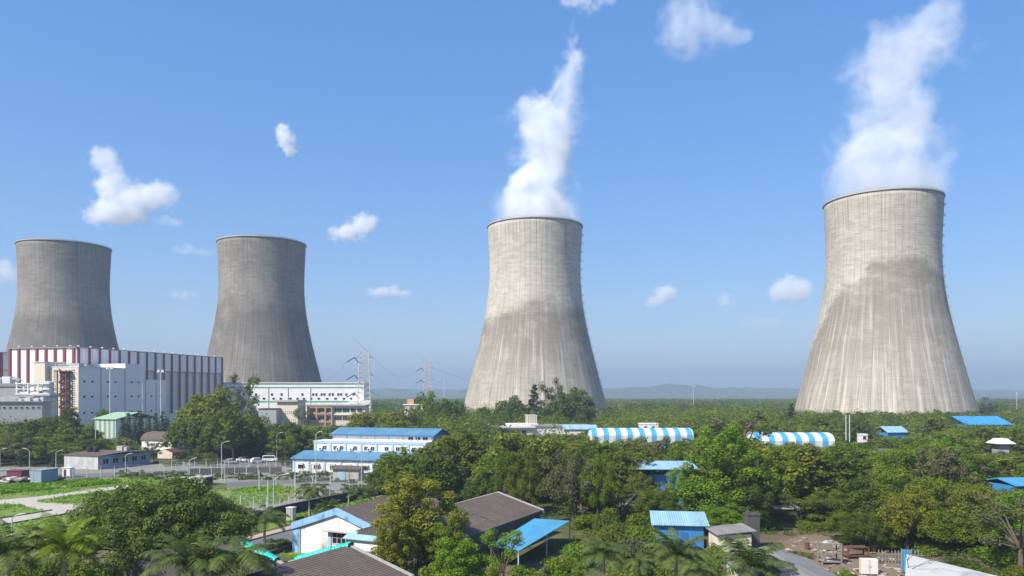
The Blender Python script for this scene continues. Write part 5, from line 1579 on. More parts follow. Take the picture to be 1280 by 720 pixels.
def palm(xp, yc, yb=None, label='', v=0, s=1.0, Y=None, name='palm_tree', tone='palm'):
    g_ = G(xp, yb) if Y is None else Vector(((xp-CX)/F*Y, Y, 0))
    H = Hof(yc, g_.y)
    t = empty(name, g_, rng.uniform(0, 6), label, 'palm')
    b = MB(); b.tube([(.15, 0, 0), (.05, .05, H*.5), (0, 0, H)], .20*s**.5, .12*s**.5, n=8); b.tube([(0, 0, H-.9), (0, 0, H+.1)], .15, .10, n=8)
    b.build('trunk', M['palebark'], t)
    o = link('crown', pal[v], t, (0, 0, H)); o.scale = (s, s, s)
    o.material_slots[0].link = 'OBJECT'; o.material_slots[0].material = FOL[tone]
    placed.append((g_.x, g_.y, 2))
palm(331, 648, 690, 'palm with a full drooping crown beside the road left of the gable house', 0, 1.15)
palm(386, 613, 649, 'palm with a tall bare trunk on the verge before the grey yard', 1, 1.1)
palm(411, 634, 650, 'short bushy palm on the verge right of the tall trunk palm', 2, .75)
palm(436, 611, 634, 'thin sparse palm with a slender trunk beside the black wall', 1, .55)
palm(453, 618, 639, 'spreading palm at the end of the black boundary wall', 2, .95)
palm(468, 612, 634, 'palm partly hidden by the yellow tree', 0, .7)
palm(755, 690, None, 'fan crowned palm rising from shrubs in the centre foreground', 0, 1.15, 76)
palm(846, 692, None, 'palm with grey green fronds in front of the blue kiosk', 2, 1.25, 77)
palm(938, 706, None, 'palm sprouting before the grey corrugated roof', 2, 1.2, 62)
palm(800, 702, None, 'low palm between the fan crowned palm and the kiosk palm', 1, .8, 74)
palm(874, 712, None, 'low palm right of the kiosk palm near the bottom', 1, .9, 66)
palm(10, 690, None, 'palm at the bottom left corner', 2, 1.2, 62)
palm(80, 684, None, 'tall fronded palm in front of the huge dark tree, its left one', 2, 1.3, 64, tone='mid')
palm(240, 706, None, 'palm with long fronds under the right half of the huge dark tree', 2, 1.3, 60)
palm(297, 700, None, 'palm beside the tarpaulin edged roof, rightmost under the huge tree', 0, 1.35, 60)

# --- leafless tree by the blue panel
def dead_tree(xp, yt, Y, label):
    X = (xp-CX)/F*Y; H = Hof(yt, Y); r_ = random.Random(8); b = MB()
    def grow(p, d, L, r, n):
        e = p+d*L; m = p.lerp(e, .5)+Vector((r_.gauss(0, .06), r_.gauss(0, .06), 0))*L
        b.tube([p, m, e], r, r*.6, n=5)
        if n == 0: return
        for _ in range(r_.choice((2, 3))):
            nd = (d+Vector((r_.gauss(0, .55), r_.gauss(0, .55), r_.gauss(.12, .3)))).normalized()
            grow(e, nd, L*r_.uniform(.6, .85), r*.58, n-1)
    grow(Vector((0, 0, 0)), Vector((.05, 0, 1)), H*.33, .12, 4)
    t = empty('leafless_tree', (X, Y, 0), 0, label, 'tree')
    b.build('trunk', M['deadwood'], t)
dead_tree(1133, 674, 78, 'leafless grey tree beside the blue sheet panel')
dead_tree(853, 590, 130, 'bare branching tree in front of the blue walled store')
T('broad', 800, 594, 129, 46, 'olive', 'olive tree covering the left part of the blue walled store', var=4)
T('airy', 826, 600, 130, 44, 'grey', 'thin grey leaved tree against the blue walled store', var=2, bark='deadwood')

# --- belts of further trees
EXC = [(-200, 482, 0, 204), (360, 565, 165, 222), (78, 192, 190, 228), (112, 192, 298, 336), (170, 246, 250, 288), (195, 220, 226, 242), (278, 352, 190, 226),
       (520, 716, 50, 120), (365, 560, 50, 127), (735, 874, 198, 222), (938, 1049, 178, 204), (798, 826, 256, 272), (738, 772, 186, 198), (788, 874, 132, 150),
       (810, 894, 96, 111), (893, 962, 90, 106), (898, 1012, 50, 82), (958, 1052, 50, 114), (1052, 1132, 50, 101), (1122, 1240, 50, 95), (1250, 1310, 114, 130), (1094, 1120, 186, 199),
       (1048, 1086, 125, 138), (1072, 1082, 246, 257), (1240, 1272, 212, 224), (1104, 1146, 296, 313), (612, 762, 266, 302), (598, 624, 294, 314), (500, 540, 322, 345),
       (700, 960, 0, 92), (482, 520, 0, 140), (975, 1235, 350, 382)]
CON = [(78, 190, 588, 198), (114, 152, 548, 300), (176, 244, 562, 258), (195, 218, 577, 228), (280, 352, 583, 195), (362, 470, 602, 165), (470, 568, 560, 190), (362, 568, 540, 208),
       (-100, 66, 524, 420), (66, 112, 512, 420), (112, 216, 517, 420), (216, 278, 505, 420), (278, 345, 520, 380), (345, 455, 533, 380), (455, 520, 514, 325), (600, 745, 543, 262), (735, 874, 549, 198), (940, 1048, 556, 178),
       (798, 828, 541, 255), (786, 874, 612, 131), (812, 890, 690, 96), (893, 962, 694, 90), (520, 715, 692, 82), (958, 1130, 712, 84), (1125, 1238, 735, 77),
       (1252, 1310, 613, 112), (1096, 1118, 561, 187), (1050, 1084, 619, 124), (1072, 1086, 553, 245), (1238, 1272, 567, 210), (1105, 1145, 547, 294), (1205, 1268, 533, 342),
       (575, 760, 506, 480), (985, 1222, 515.5, 430), (1056, 1064, 545, 230), (-100, 1400, 499, 5000), (-100, 1400, 512, 300)]
def fit(X, Y, W, H):
    """highest allowed tree here: keeps sight lines to what the photo shows open"""
    x = px(X, Y); hw = W*.5*F/Y*1.12
    for x0, x1, ym, Yo in CON:
        if Y < Yo and x+hw > x0 and x-hw < x1:
            H = min(H, Hof(ym, Y))
    return H
def blocked(X, Y):
    x = px(X, Y)
    return any(a < x < b_ and c < Y < d for a, b_, c, d in EXC)
KIND = {'dark': 'dark green', 'mid': 'mid green', 'olive': 'olive green', 'bright': 'bright green', 'brown': 'brownish', 'yellow': 'yellow green', 'grey': 'grey green'}
SHAPE = {'broad': 'round crowned', 'tall': 'upright', 'airy': 'thin crowned', 'bush': 'low'}
def zone(x, Y):
    if x < 250: return 'in the belt below the striped power house'
    if x < 600: return 'in the wood between admin building and pylons'
    if x < 770: return 'around the cream workshop below the banded tower'
    if x < 960: return 'in the centre between the two striped sheds and the kiosk'
    if Y < 150: return 'in the dense forest right of the yard'
    return 'in the belt at the foot of the stained tower'
ar = random.Random(21)
def autofill():
    n = 0; Y = 86.0
    while Y < 262:
        sp = 6.6 if Y < 125 else 8.4 if Y < 190 else 10.0
        X = -.9*Y
        while X < .9*Y:
            x_, y_ = X+ar.uniform(-.35, .35)*sp, Y+ar.uniform(-.35, .35)*sp
            X += sp
            xp = px(x_, y_)
            if xp < -180 or xp > 1480 or blocked(x_, y_): continue
            if any((x_-a)**2+(y_-b_)**2 < (c*.72)**2 for a, b_, c in placed[:nman]): continue
            tone = ar.choices(('dark', 'mid', 'olive', 'bright', 'brown', 'grey', 'yellow'), (28, 38, 16, 9, 3, 4, 2))[0]
            kind = ar.choices(('broad', 'tall', 'airy'), (50, 32, 18))[0]
            H = ar.triangular(5.5, 13.5, 8.5) if Y < 130 else ar.triangular(5.5, 13.0, 8.5)
            W = sp*ar.uniform(.85, 1.6) if kind == 'broad' else sp*ar.uniform(.85, 1.1)
            if xp > 955 and y_ < 165:
                W *= 1.45; H *= 1.12
                if ar.random() < .3: continue
            if 690 < xp < 900 and y_ < 112: H = ar.uniform(2.2, 4.6); W = ar.uniform(4, 6)
            H = fit(x_, y_, W, H)
            if H < 1.6: continue
            if H < 4.4: kind = 'bush'; W = min(W, max(3.2, H*1.7))
            elif H < 6: W = min(W, H*1.3); kind = 'broad'
            lab = f'{KIND[tone]} {SHAPE[kind]} {"shrub" if kind == "bush" else "tree"} {zone(xp, y_)}'
            tree(kind, x_, y_, H, W, tone, lab, lab.replace('tree', 'trees').replace('shrub', 'shrubs')); n += 1
        Y += sp*.9
    return n
nman = len(placed)
print('auto trees', autofill())
# shrubs along the bottom of the picture, in front of the buildings
for k, (xp, yt, Y, wpx, tone, lab) in enumerate((
    (700, 690, 80, 60, 'mid', 'green shrub right of the blue awning'), (722, 672, 88, 50, 'bright', 'bright shrub beyond the blue awning corner'),
    (664, 702, 72, 70, 'mid', 'green shrub in front of the blue awning'), (712, 706, 70, 60, 'bright', 'bright low shrub at the bottom left of the fan palm'),
    (780, 704, 70, 56, 'yellow', 'yellowish shrub right of the fan palm'), (820, 700, 74, 54, 'mid', 'green shrub below the blue kiosk'),
    (795, 668, 92, 58, 'grey', 'grey green shrub left of the blue kiosk'), (765, 652, 100, 62, 'olive', 'olive shrub in the clearing behind the fan palm'),
    (735, 640, 112, 50, 'mid', 'green shrub at the back of the clearing'), (880, 690, 84, 44, 'bright', 'bright shrub left of the cream hut'),
    (894, 676, 90, 30, 'mid', 'small green shrub against the cream hut'), (610, 700, 70, 46, 'yellow', 'yellowish shrub before the awning posts'),
    (690, 716, 64, 70, 'bright', 'bright shrub at the bottom edge below the awning'), (900, 712, 66, 50, 'mid', 'green shrub left of the grey corrugated roof'),
    (1040, 712, 80, 18, 'bright', 'small leafy sapling in front of the timber rack'), (1058, 708, 82, 18, 'bright', 'small leafy sapling left of the cream cabinet'),
    (1012, 650, 112, 46, 'mid', 'green shrub at the back edge of the yard'), (1070, 668, 100, 50, 'dark', 'dark shrub in the shade right of the timber rack'), (1105, 672, 97, 44, 'mid', 'green shrub behind the dark stick fence'), (1165, 678, 95, 54, 'mid', 'green shrub at the top edge of the pale slab roof'),
    (978, 660, 113, 34, 'grey', 'grey green scrub in front of the small grey hut'), (958, 664, 110, 30, 'mid', 'green shrub between the small grey hut and the brick stack'),
    (985, 668, 112, 40, 'olive', 'olive scrub shrub left of the rusty barrel'), (962, 655, 115, 36, 'bright', 'bright shrub beside the dark brick stack'),
    (1250, 684, 90, 70, 'bright', 'bright shrub at the lower right corner'), (1272, 706, 84, 50, 'yellow', 'yellowish shrub at the right bottom corner edge'),
    (1000, 688, 93, 34, 'olive', 'olive weedy shrub between the barrel and the grey corrugated roof'), (1206, 694, 84, 60, 'dark', 'dark shrub covering the right half of the pale slab roof'), (1150, 668, 97, 40, 'dark', 'dark shrub in the shade behind the leafless tree'),
    (1215, 706, 92, 44, 'mid', 'green shrub growing over the pale slab roof edge'), (300, 652, 110, 40, 'dark', 'dark shrub between the huge tree and the verge'),
    (30, 694, 78, 60, 'mid', 'green shrub behind the bottom left corner palm'), (70, 690, 80, 60, 'dark', 'dark shrub left of the tall fronded palm'),
    (112, 692, 78, 64, 'mid', 'green shrub right of the tall fronded palm'), (160, 700, 72, 70, 'dark', 'dark shrub under the middle of the huge tree'),
    (215, 702, 70, 70, 'mid', 'green shrub under the right part of the huge tree'), (268, 700, 70, 70, 'dark', 'dark shrub beside the palms left of the tarpaulin roof'),
    (20, 708, 66, 70, 'dark', 'dark shrub at the very bottom left corner'), (95, 708, 66, 70, 'bright', 'bright shrub at the bottom under the tall fronded palm'),
    (315, 700, 68, 50, 'dark', 'dark shrub at the left end of the turquoise tarpaulin edge'),
    (545, 700, 78, 50, 'mid', 'green shrub under the yellow tree'), (480, 700, 84, 30, 'yellow', 'yellow shrub at the foot of the tall yellow tree'))):
    T('bush', xp, yt, Y, wpx, tone, lab, var=k % 4)

# --- ground cover and far woodland (uncountable)
def clumps(name, pts, n, size, mat, label, flat=.8):
    """pts: (x,y,h,w) ; n leaves per clump"""
    Vs, r_ = [], np.random.default_rng(9)
    global nr
    P_ = np.array(pts); m = len(P_)
    c = np.repeat(P_, n, axis=0)
    d = r_.normal(size=(m*n, 3)); d[:, 2] = np.abs(d[:, 2])*.9+.05
    d /= np.linalg.norm(d, axis=1, keepdims=True)
    ang = np.arctan2(d[:, 1], d[:, 0]); ph = np.repeat(np.arange(m)*1.9, n)
    rad = r_.uniform(.72, 1.05, m*n)+.13*np.sin(ang*4+ph)+.10*np.sin(d[:, 2]*7+ph*1.3)
    p = np.stack([c[:, 0]+d[:, 0]*rad*c[:, 3], c[:, 1]+d[:, 1]*rad*c[:, 3], c[:, 2]*(.25+.75*d[:, 2]*rad)], 1)
    nm = d*.8+r_.normal(size=d.shape)*.33+np.array([0, 0, .4]); nm /= np.linalg.norm(nm, axis=1, keepdims=True)
    s = size*c[:, 4]*r_.uniform(.6, 1.35, m*n)
    keep = nr; nr = r_; V, Q = quads_from(p, nm, s, 1.3); nr = keep
    return tag(link(name, fill_mesh(name, V, Q, mat)), label, name, kind='stuff')
ur = random.Random(3); pts = []
for _ in range(9000):
    Y = ur.uniform(50, 200); X = ur.uniform(-.2, .9)*Y; xp = px(X, Y)
    if xp < 486 or xp > 1490 or blocked(X, Y) and not (700 < xp < 960 and Y < 92): continue
    if 905 < xp < 1066 and Y < 112 or 1066 <= xp < 1132 and Y < 96: continue
    h = fit(X, Y, 1, ur.uniform(.3, 1.5))
    if h < .15: continue
    pts.append((X, Y, h, ur.uniform(.5, 1.6), 1.0))
    if len(pts) > 3300: break
for _ in range(420):
    Y = ur.uniform(84, 124); xp = ur.uniform(955, 1450)
    if xp < 1062 and Y < 107 or xp < 1134 and Y < 95 or 1125 < xp < 1238 and Y < 89: continue
    pts.append(((xp-CX)/F*Y, Y, ur.uniform(.3, 1.7), ur.uniform(.5, 1.5), 1.0))
clumps('undergrowth', pts, 46, .15, foliage('undergrowth_leaves', (.085, .135, .024)), 'low tangled undergrowth covering the ground between trees')
pts = []
wr = random.Random(13)
for (xa, xb, ya, yb), n, hm_ in (((150, 300, 589, 600), 90, .9), ((358, 480, 585, 604), 90, .8), ((-30, 90, 588, 604), 60, .9), ((300, 372, 592, 600), 40, .6), ((372, 470, 606, 624), 60, .5), ((310, 440, 632, 652), 60, .5), ((330, 372, 676, 690), 20, .5), ((380, 440, 586, 594), 60, .7)):
    for _ in range(n):
        p = G(wr.uniform(xa, xb), wr.uniform(ya, yb)); pts.append((p.x, p.y, wr.uniform(.15, hm_), wr.uniform(.3, 1.4), 1.0))
for xp0, xp1, n in ((-20, 300, 260), (220, 480, 160)):
    for _ in range(n):
        xp = ur.uniform(xp0, xp1); Y = ur.uniform(206, 262); X = (xp-CX)/F*Y
        if blocked(X, Y): continue
        h = fit(X, Y, 2, ur.uniform(1.0, 3.0))
        if h > .3: pts.append((X, Y, h, ur.uniform(1, 2.4), 1.6))
clumps('hedge_scrub', pts, 60, .2, foliage('scrub_leaves', (.045, .075, .022)), 'dull green scrub growing behind the sheds and fences')

def woodland(name, Y0, Y1, nmax, leaves, size, Hr, Wr, mats, label, seed):
    r_ = random.Random(seed); out = {k: [] for k in mats}; c = 0
    T3, T4 = tpos(668.5, 505), tpos(1102.5, 438)
    for _ in range(nmax*6):
        if c >= nmax: break
        Y = math.exp(r_.uniform(math.log(Y0), math.log(Y1))); xp = r_.uniform(-70, 1350); X = (xp-CX)/F*Y
        if xp < 240 and Y > 278 and Y < 640: continue
        if 240 <= xp < 462 and Y > 372 and Y < 640: continue
        if Y < 340 and blocked(X, Y): continue
        if any((X-a)**2+(Y-b_)**2 < 57**2 for a, b_ in (T3, T4)): continue
        if 1195 < xp < 1275 and 335 < Y < 372: continue
        W = r_.uniform(*Wr)*(1 if Y < 900 else Y/900); H = r_.uniform(*Hr)
        H = fit(X, Y, W*2, H)
        if H < 2.5: continue
        out[r_.choice(list(mats))].append((X, Y, H, W, 1 if Y < 900 else Y/900)); c += 1
    for k, v in out.items():
        if v: clumps(name, v, leaves, size, FOL[k], label[k])
W_ = {'dark': 'dark green crowns of the continuous wood reaching to the towers', 'mid': 'mid green crowns of the continuous wood reaching to the towers', 'olive': 'olive crowns of the continuous wood reaching to the towers'}
woodland('woodland', 262, 520, 1350, 330, .44, (5.5, 13.0), (3.0, 8.5), ('dark', 'mid', 'olive'), W_, 1)
W2 = {'dark': 'dark far woodland on the plain behind the towers', 'olive': 'olive far woodland on the plain behind the towers'}
woodland('far_woodland', 520, 6500, 2600, 110, 1.0, (7, 12), (6, 11), ('dark', 'olive'), W2, 2)

# ------------------------------------------------------------------ hills
def hills(Y, prof, depth, seed):
    r_ = np.random.default_rng(seed); b = MB()
    xs = np.linspace(prof[0][0], prof[-1][0], 160); ys = np.interp(xs, [p[0] for p in prof], [p[1] for p in prof])
    rows = []
    for j, (f, dy) in enumerate(((0, -depth), (.55, -depth*.5), (1.0, 0), (.5, depth*.6), (0, depth))):
        row = []
        for k, x in enumerate(xs):
            z = max(1.0, Hof(ys[k], Y))*f*(1+.06*math.sin(k*.9+j)+.04*math.sin(k*2.3+j*2))
            row.append(((x-CX)/F*Y, Y+dy, z if f else -.5))
        rows.append(row)
    for a, c in zip(rows[:-1], rows[1:]):
        for k in range(len(xs)-1): b.face([a[k], a[k+1], c[k+1], c[k]])
    return b
m_hill = foliage('hill_forest', (.045, .07, .03), trans=.0)
hb = hills(4100, [(330, 489), (430, 487), (500, 486), (545, 488), (600, 487), (690, 487), (755, 485), (800, 484), (838, 480), (868, 480.5), (884, 484), (930, 485), (990, 486), (1060, 487.5), (1180, 488), (1290, 489)], 450, 1)
struct('hills', hb, m_hill, smooth=True)
hb = hills(5600, [(100, 489.5), (330, 487), (480, 485.5), (620, 487), (740, 486), (905, 485), (960, 484.2), (1010, 486), (1150, 487), (1360, 487.5)], 450, 2)
struct('hills', hb, m_hill, smooth=True)

# ------------------------------------------------------------------ air
m, g = newmat('haze_air')
pv = g.n('ShaderNodeVolumePrincipled'); pv.inputs['Density'].default_value = HAZE_D; pv.inputs['Color'].default_value = (*HAZE_C, 1)
pv.inputs['Anisotropy'].default_value = 0.0; pv.inputs['Density Attribute'].default_value = ''
g.out(None, pv)
b = MB(); b.box(-GX-60, GX+60, GY0-60, GY1+60, -1.0, HAZE_TOP)
tag(b.build('haze', m), 'thin bluish air over the whole plain', 'haze', kind='stuff')

# ------------------------------------------------------------------ steam plumes
def fcurve(g, x, pts):
    o = g.n('ShaderNodeFloatCurve'); g.put(o.inputs['Value'], x)
    c = o.mapping.curves[0]
    for i, (a, v) in enumerate(pts):
        if i == 0: c.points[0].location = (a, v)
        elif i == len(pts)-1: c.points[len(c.points)-1].location = (a, v)
        else: c.points.new(a, v)
    o.mapping.update()
    return o.outputs[0]
def plume(tw, rows, Y, x0, label, dens, seed, z_base=124.5, topfade=.85):
    """rows: (y_px, xl, xr); built as a swept column of scattering vapour in the tower's own space"""
    S = Y/F
    zz = [(CAMH-(y-CY)*S) for y, l, r in rows]; cx = [((l+r)/2-x0)*S for y, l, r in rows]; rr = [(r-l)/2*S*((1.14+.08*max(0, (y-200)/71)-.2*max(0, (150-y)/130)) if Y > 480 else 1.13+.04*min(1, (243-y)/60)) for y, l, r in rows]
    zz = [z_base]+zz; cx = [0.0]+cx; rr = [min(29.0, rr[0])]+rr
    z0, z1 = zz[0], zz[-1]; Hh = z1-z0
    A = 90.0                                   # curve range: -45..45 m
    m, g = newmat('steam_'+str(seed))
    tc = g.n('ShaderNodeTexCoord').outputs['Object']
    warp = g.noise(tc, .028, 3, .5); warp2 = g.noise(tc, .085, 4, .6)
    v = g.n('ShaderNodeVectorMath', operation='SUBTRACT', i={0: warp.outputs['Color'], 1: (.5, .5, .5)}).outputs[0]
    v2 = g.n('ShaderNodeVectorMath', operation='SUBTRACT', i={0: warp2.outputs['Color'], 1: (.5, .5, .5)}).outputs[0]
    sp0 = g.n('ShaderNodeSeparateXYZ', i={0: tc}).outputs[2]
    amp = g.ramp(sp0, 0.0, 40.0, .15, 1.0)
    def vs(vec, k):
        o = g.n('ShaderNodeVectorMath', operation='SCALE', i={0: vec}); g.put(o.inputs['Scale'], g.math('MULTIPLY', amp, k)); return o.outputs[0]
    q = g.n('ShaderNodeVectorMath', operation='ADD', i={0: tc, 1: vs(v, 26.0)}).outputs[0]
    q = g.n('ShaderNodeVectorMath', operation='ADD', i={0: q, 1: vs(v2, 14.0)}).outputs[0]
    sp = g.n('ShaderNodeSeparateXYZ', i={0: q}); X, Yy, Z = sp.outputs
    t = g.math('DIVIDE', Z, Hh, clamp=True)
    cxn = fcurve(g, t, [((z-z0)/Hh, c/A+.5) for z, c in zip(zz, cx)])
    rn = fcurve(g, t, [((z-z0)/Hh, r/A) for z, r in zip(zz, rr)])
    dx = g.math('SUBTRACT', X, g.math('MULTIPLY', g.math('SUBTRACT', cxn, .5), A))
    d = g.math('SQRT', g.math('ADD', g.math('MULTIPLY', dx, dx), g.math('MULTIPLY', Yy, Yy)))
    rel = g.math('DIVIDE', d, g.math('MULTIPLY', rn, A))
    nz = g.noise(q, .06, 7, .62).outputs[0]
    dd = g.math('SUBTRACT', g.math('ADD', 1.0, g.math('MULTIPLY', g.math('MULTIPLY', g.math('SUBTRACT', nz, .5), 2.5), amp)), rel)
    k = g.ramp(dd, .0, .5)
    wisp = g.ramp(g.noise(q, .05, 7, .62).outputs[0], .33, .62, .12, 1.0)
    fade = g.ramp(t, topfade, 1.0, 1.0, .45)
    thin = g.ramp(t, .1, .9, 1.0, .6)
    D = g.math('MULTIPLY', g.math('MULTIPLY', g.math('MULTIPLY', k, wisp), g.math('MULTIPLY', fade, thin)), dens)
    pv = g.n('ShaderNodeVolumePrincipled'); pv.inputs['Color'].default_value = (.97, .98, 1, 1); pv.inputs['Density Attribute'].default_value = ''
    pv.inputs['Anisotropy'].default_value = -.1
    g.put(pv.inputs['Density'], D)
    g.out(None, pv)
    try: m.cycles.volume_step_rate = .45
    except Exception: pass
    # domain: a loft that follows the column with room for its wisps
    b = MB(); n = 20
    zs = [(z, c, r) for z, c, r in zip(zz, cx, rr)]
    prof = []
    for i, (z, c, r) in enumerate(zs):
        e = 1.0 if z < 129 else 1.3
        R_ = min(29.3, r) if z < 129 else r*e+7*min(1, (z-127)/18+.12)
        prof.append((z-z0, c, R_))
    prof.append((Hh+9, cx[-1]+2, rr[-1]+4))
    idx = []
    for z, c, R_ in prof:
        idx.append(len(b.v))
        for j in range(n):
            a = 2*PI*j/n; b.v.append((c+R_*math.cos(a), R_*math.sin(a), z))
    for a, c in zip(idx[:-1], idx[1:]):
        for j in range(n):
            l = (j+1) % n; b.f.append((a+j, a+l, c+l, c+j)); b.m.append(0)
    b.f.append(tuple(idx[0]+j for j in reversed(range(n)))); b.m.append(0)
    b.f.append(tuple(idx[-1]+j for j in range(n))); b.m.append(0)
    X0, Y0 = tpos(x0, Y)
    tag(b.build('steam_plume', m, None, (X0, Y0, z0)), label, 'steam', kind='thing')
plume(3, [(271, 620, 718), (245, 629, 717), (207, 645, 715), (170, 650, 722), (151, 648, 730), (132, 660, 730), (114, 681, 730), (95, 692, 731), (76, 699, 730), (57, 704, 724), (40, 707, 722), (24, 710, 721)], 505, 668.5,
      'narrow white steam plume leaning right over the banded tower', .12, 3)
plume(4, [(243, 1041, 1176), (217, 1040, 1174), (199, 1040, 1172), (180, 1050, 1168), (144, 1072, 1162), (126, 1072, 1160), (108, 1076, 1158), (90, 1070, 1170), (72, 1074, 1198), (54, 1080, 1200), (36, 1104, 1197), (18, 1140, 1196), (0, 1154, 1190)], 438, 1102.5,
      'wide ragged white steam plume over the stained tower', .056, 4)

# ------------------------------------------------------------------ clouds
def cloud(Y, lobes, dens, label, seed, soft=.85, feat=1.25):
    """lobes: (x_px, y_px, r_px, squash); real puffs kilometres away, flat-ish below"""
    S = Y/F
    c0 = P(sum(l[0] for l in lobes)/len(lobes), sum(l[1] for l in lobes)/len(lobes), Y)
    Ls = [(P(x, y, Y)-c0, r*S, sq) for x, y, r, sq in lobes]
    rmax = max(r for _, r, _ in Ls)
    m, g = newmat('cloud_'+str(seed))
    tc = g.n('ShaderNodeTexCoord').outputs['Object']
    off = g.n('ShaderNodeVectorMath', operation='ADD', i={0: tc, 1: (seed*311.0, seed*57.0, 0)}).outputs[0]
    w = g.noise(off, .8/rmax, 4, .5)
    v = g.n('ShaderNodeVectorMath', operation='SUBTRACT', i={0: w.outputs['Color'], 1: (.5, .5, .5)}).outputs[0]
    q = g.n('ShaderNodeVectorMath', operation='SCALE', i={0: v}); q.inputs['Scale'].default_value = rmax*.55
    q = g.n('ShaderNodeVectorMath', operation='ADD', i={0: tc, 1: q.outputs[0]}).outputs[0]
    f = None
    for p, r, sq in Ls:
        o = g.n('ShaderNodeVectorMath', operation='SUBTRACT', i={0: q, 1: tuple(p)}).outputs[0]
        o = g.n('ShaderNodeVectorMath', operation='MULTIPLY', i={0: o, 1: (1/r, 1/r, 1/(r*sq))}).outputs[0]
        l = g.n('ShaderNodeVectorMath', operation='LENGTH', i={0: o}).outputs['Value']
        l = g.math('MAXIMUM', g.math('SUBTRACT', 1.0, g.math('MULTIPLY', g.math('MULTIPLY', l, l), .5)), 0.0)
        l = g.math('MULTIPLY', l, l)
        f = l if f is None else g.math('ADD', f, l)
    nz = g.noise(off, 2.2/rmax, 8, .6).outputs[0]
    dd = g.math('ADD', g.math('SUBTRACT', g.math('MINIMUM', f, 1.1), .42), g.math('MULTIPLY', g.math('SUBTRACT', nz, .5), 2.1*feat))
    k = g.ramp(dd, 0, soft)
    pv = g.n('ShaderNodeVolumePrincipled'); pv.inputs['Color'].default_value = (.98, .98, 1, 1); pv.inputs['Density Attribute'].default_value = ''
    g.put(pv.inputs['Density'], g.math('MULTIPLY', k, dens*.85/rmax))
    g.out(None, pv)
    bm = bmesh.new()
    for p, r, sq in Ls:
        for k in range(90):
            zz_ = 1-2*(k+.5)/90; a_ = k*2.39996; q_ = math.sqrt(1-zz_*zz_)
            bm.verts.new((p.x+r*1.45*q_*math.cos(a_), p.y+r*1.45*q_*math.sin(a_), p.z+r*sq*1.45*zz_))
    bmesh.ops.convex_hull(bm, input=bm.verts)
    junk = [v_ for v_ in bm.verts if not v_.link_faces]
    bmesh.ops.delete(bm, geom=junk, context='VERTS')
    me = bpy.data.meshes.new('cloud'); bm.to_mesh(me); bm.free(); me.materials.append(m)
    tag(link('cloud', me, None, c0), label, 'cloud', 'small scattered white clouds', 'thing')
cloud(4600, [(124, 194, 19, 1), (140, 222, 25, 1.1), (148, 252, 30, 1), (182, 243, 24, .9), (207, 246, 23, .9), (124, 269, 26, .6), (165, 268, 30, .6)], 2.8, 'largest white cloud, castle shaped, above the leftmost tower', 1)
cloud(3600, [(354, 164, 12, 1), (360, 178, 15, 1), (364, 190, 9, .8)], 2.6, 'small upright puff cloud high between the two dark towers and the steam', 2)
cloud(5200, [(424, 293, 18, .7), (446, 286, 22, .8), (460, 276, 15, 1)], 2.4, 'oval puff cloud right of the second dark tower rim', 3)
cloud(9500, [(468, 366, 16, .5), (487, 363, 20, .5), (506, 367, 13, .45)], 1.7, 'flat low cloud strip above the pylons', 4)
cloud(7200, [(2, 338, 22, .9), (-22, 340, 24, .9), (14, 346, 14, .7)], 1.2, 'cloud cut by the left edge beside the leftmost tower', 5)
cloud(9000, [(228, 368, 24, .4)], .7, 'very faint cloud streak between the two dark towers', 6)
cloud(8600, [(826, 368, 16, .8), (838, 366, 14, .9), (815, 378, 14, .5)], 1.6, 'faint puff cloud right of the banded tower', 7)
cloud(9200, [(905, 375, 17, .7)], 1.1, 'faintest small puff between the two steaming towers', 8)
cloud(7600, [(984, 355, 18, .8), (1000, 360, 20, .7), (990, 370, 26, .6), (972, 366, 18, .6)], 2.0, 'puff cloud touching the left flank of the stained tower', 9)
cloud(2500, [(850, 14, 34, .9), (880, 26, 40, .8), (846, 48, 30, .8), (870, 66, 24, .6), (912, 42, 32, .6), (932, 46, 14, .6)], 1.15, 'big translucent cloud at the top between the two steam plumes', 10, soft=1.2)
cloud(2300, [(708, 0, 18, .6), (735, 2, 26, .6), (762, -2, 16, .5)], 1.1, 'thin cloud cut by the top edge above the narrow plume', 11, soft=.8)
cloud(9800, [(946, 402, 20, .5), (968, 404, 14, .4)], .6, 'very faint low cloud patch left of the stained tower', 13)
cloud(6200, [(232, 312, 20, .45), (258, 314, 14, .5), (210, 277, 22, .4)], .7, 'thin cloud wisps trailing below the castle shaped cloud', 12)

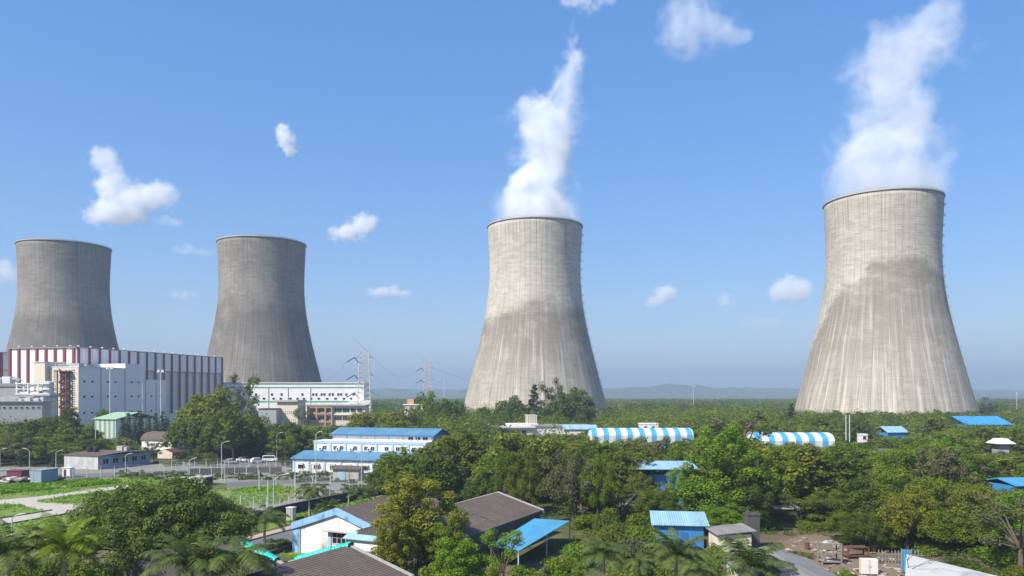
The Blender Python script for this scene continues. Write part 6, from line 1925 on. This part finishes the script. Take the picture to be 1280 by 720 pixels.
# ------------------------------------------------------------------ light, sky, camera
SUN_AZ, SUN_EL = math.atan2(-.75, -.66), R(46)       # azimuth clockwise from +Y
sd = Vector((math.sin(SUN_AZ)*math.cos(SUN_EL), math.cos(SUN_AZ)*math.cos(SUN_EL), math.sin(SUN_EL)))
sun = bpy.data.lights.new('sun', 'SUN'); sun.energy = SUN_E; sun.angle = R(.53); sun.color = (1.0, .94, .84)
so = bpy.data.objects.new('sun', sun); COL.objects.link(so); so.rotation_euler = (-sd).to_track_quat('-Z', 'Y').to_euler(); so.location = (-300, -200, 400)
w = bpy.data.worlds.new('World'); SC.world = w; w.use_nodes = True
nt = w.node_tree; sk = nt.nodes.new('ShaderNodeTexSky'); sk.sky_type = 'NISHITA'; sk.sun_disc = False
sk.sun_elevation = SUN_EL; sk.sun_rotation = SUN_AZ % (2*PI); sk.altitude = 0; sk.air_density = SKY[0]; sk.dust_density = SKY[1]; sk.ozone_density = SKY[2]
hs = nt.nodes.new('ShaderNodeHueSaturation'); hs.inputs['Saturation'].default_value = SKY[3]; hs.inputs['Value'].default_value = SKY[4]; hs.inputs['Hue'].default_value = .513; gm = nt.nodes.new('ShaderNodeGamma'); gm.inputs[1].default_value = SKY[5]; nt.links.new(sk.outputs[0], gm.inputs[0]); nt.links.new(gm.outputs[0], hs.inputs['Color'])
bg = nt.nodes['Background']; nt.links.new(hs.outputs[0], bg.inputs[0]); bg.inputs[1].default_value = SKY_E
cam = bpy.data.cameras.new('camera'); co = bpy.data.objects.new('camera', cam); COL.objects.link(co)
co.location = (0, 0, CAMH); co.rotation_euler = (PI/2, 0, 0)
cam.sensor_width = 36; cam.lens = 36*F/1280; cam.shift_y = (CY-360)/1280; cam.clip_start = .5; cam.clip_end = 40000
SC.camera = co
SC.view_settings.view_transform = 'Standard'; SC.view_settings.look = 'None'; SC.view_settings.exposure = EXPO; SC.view_settings.gamma = 1; SC.view_settings.use_curve_mapping = False
cy = SC.cycles
cy.max_bounces = 10; cy.diffuse_bounces = 3; cy.glossy_bounces = 2; cy.transmission_bounces = 2; cy.transparent_max_bounces = 8; cy.volume_bounces = 8
cy.use_adaptive_sampling = True; cy.adaptive_threshold = .02; cy.use_denoising = True; cy.sample_clamp_indirect = 6
cy.volume_max_steps = 256
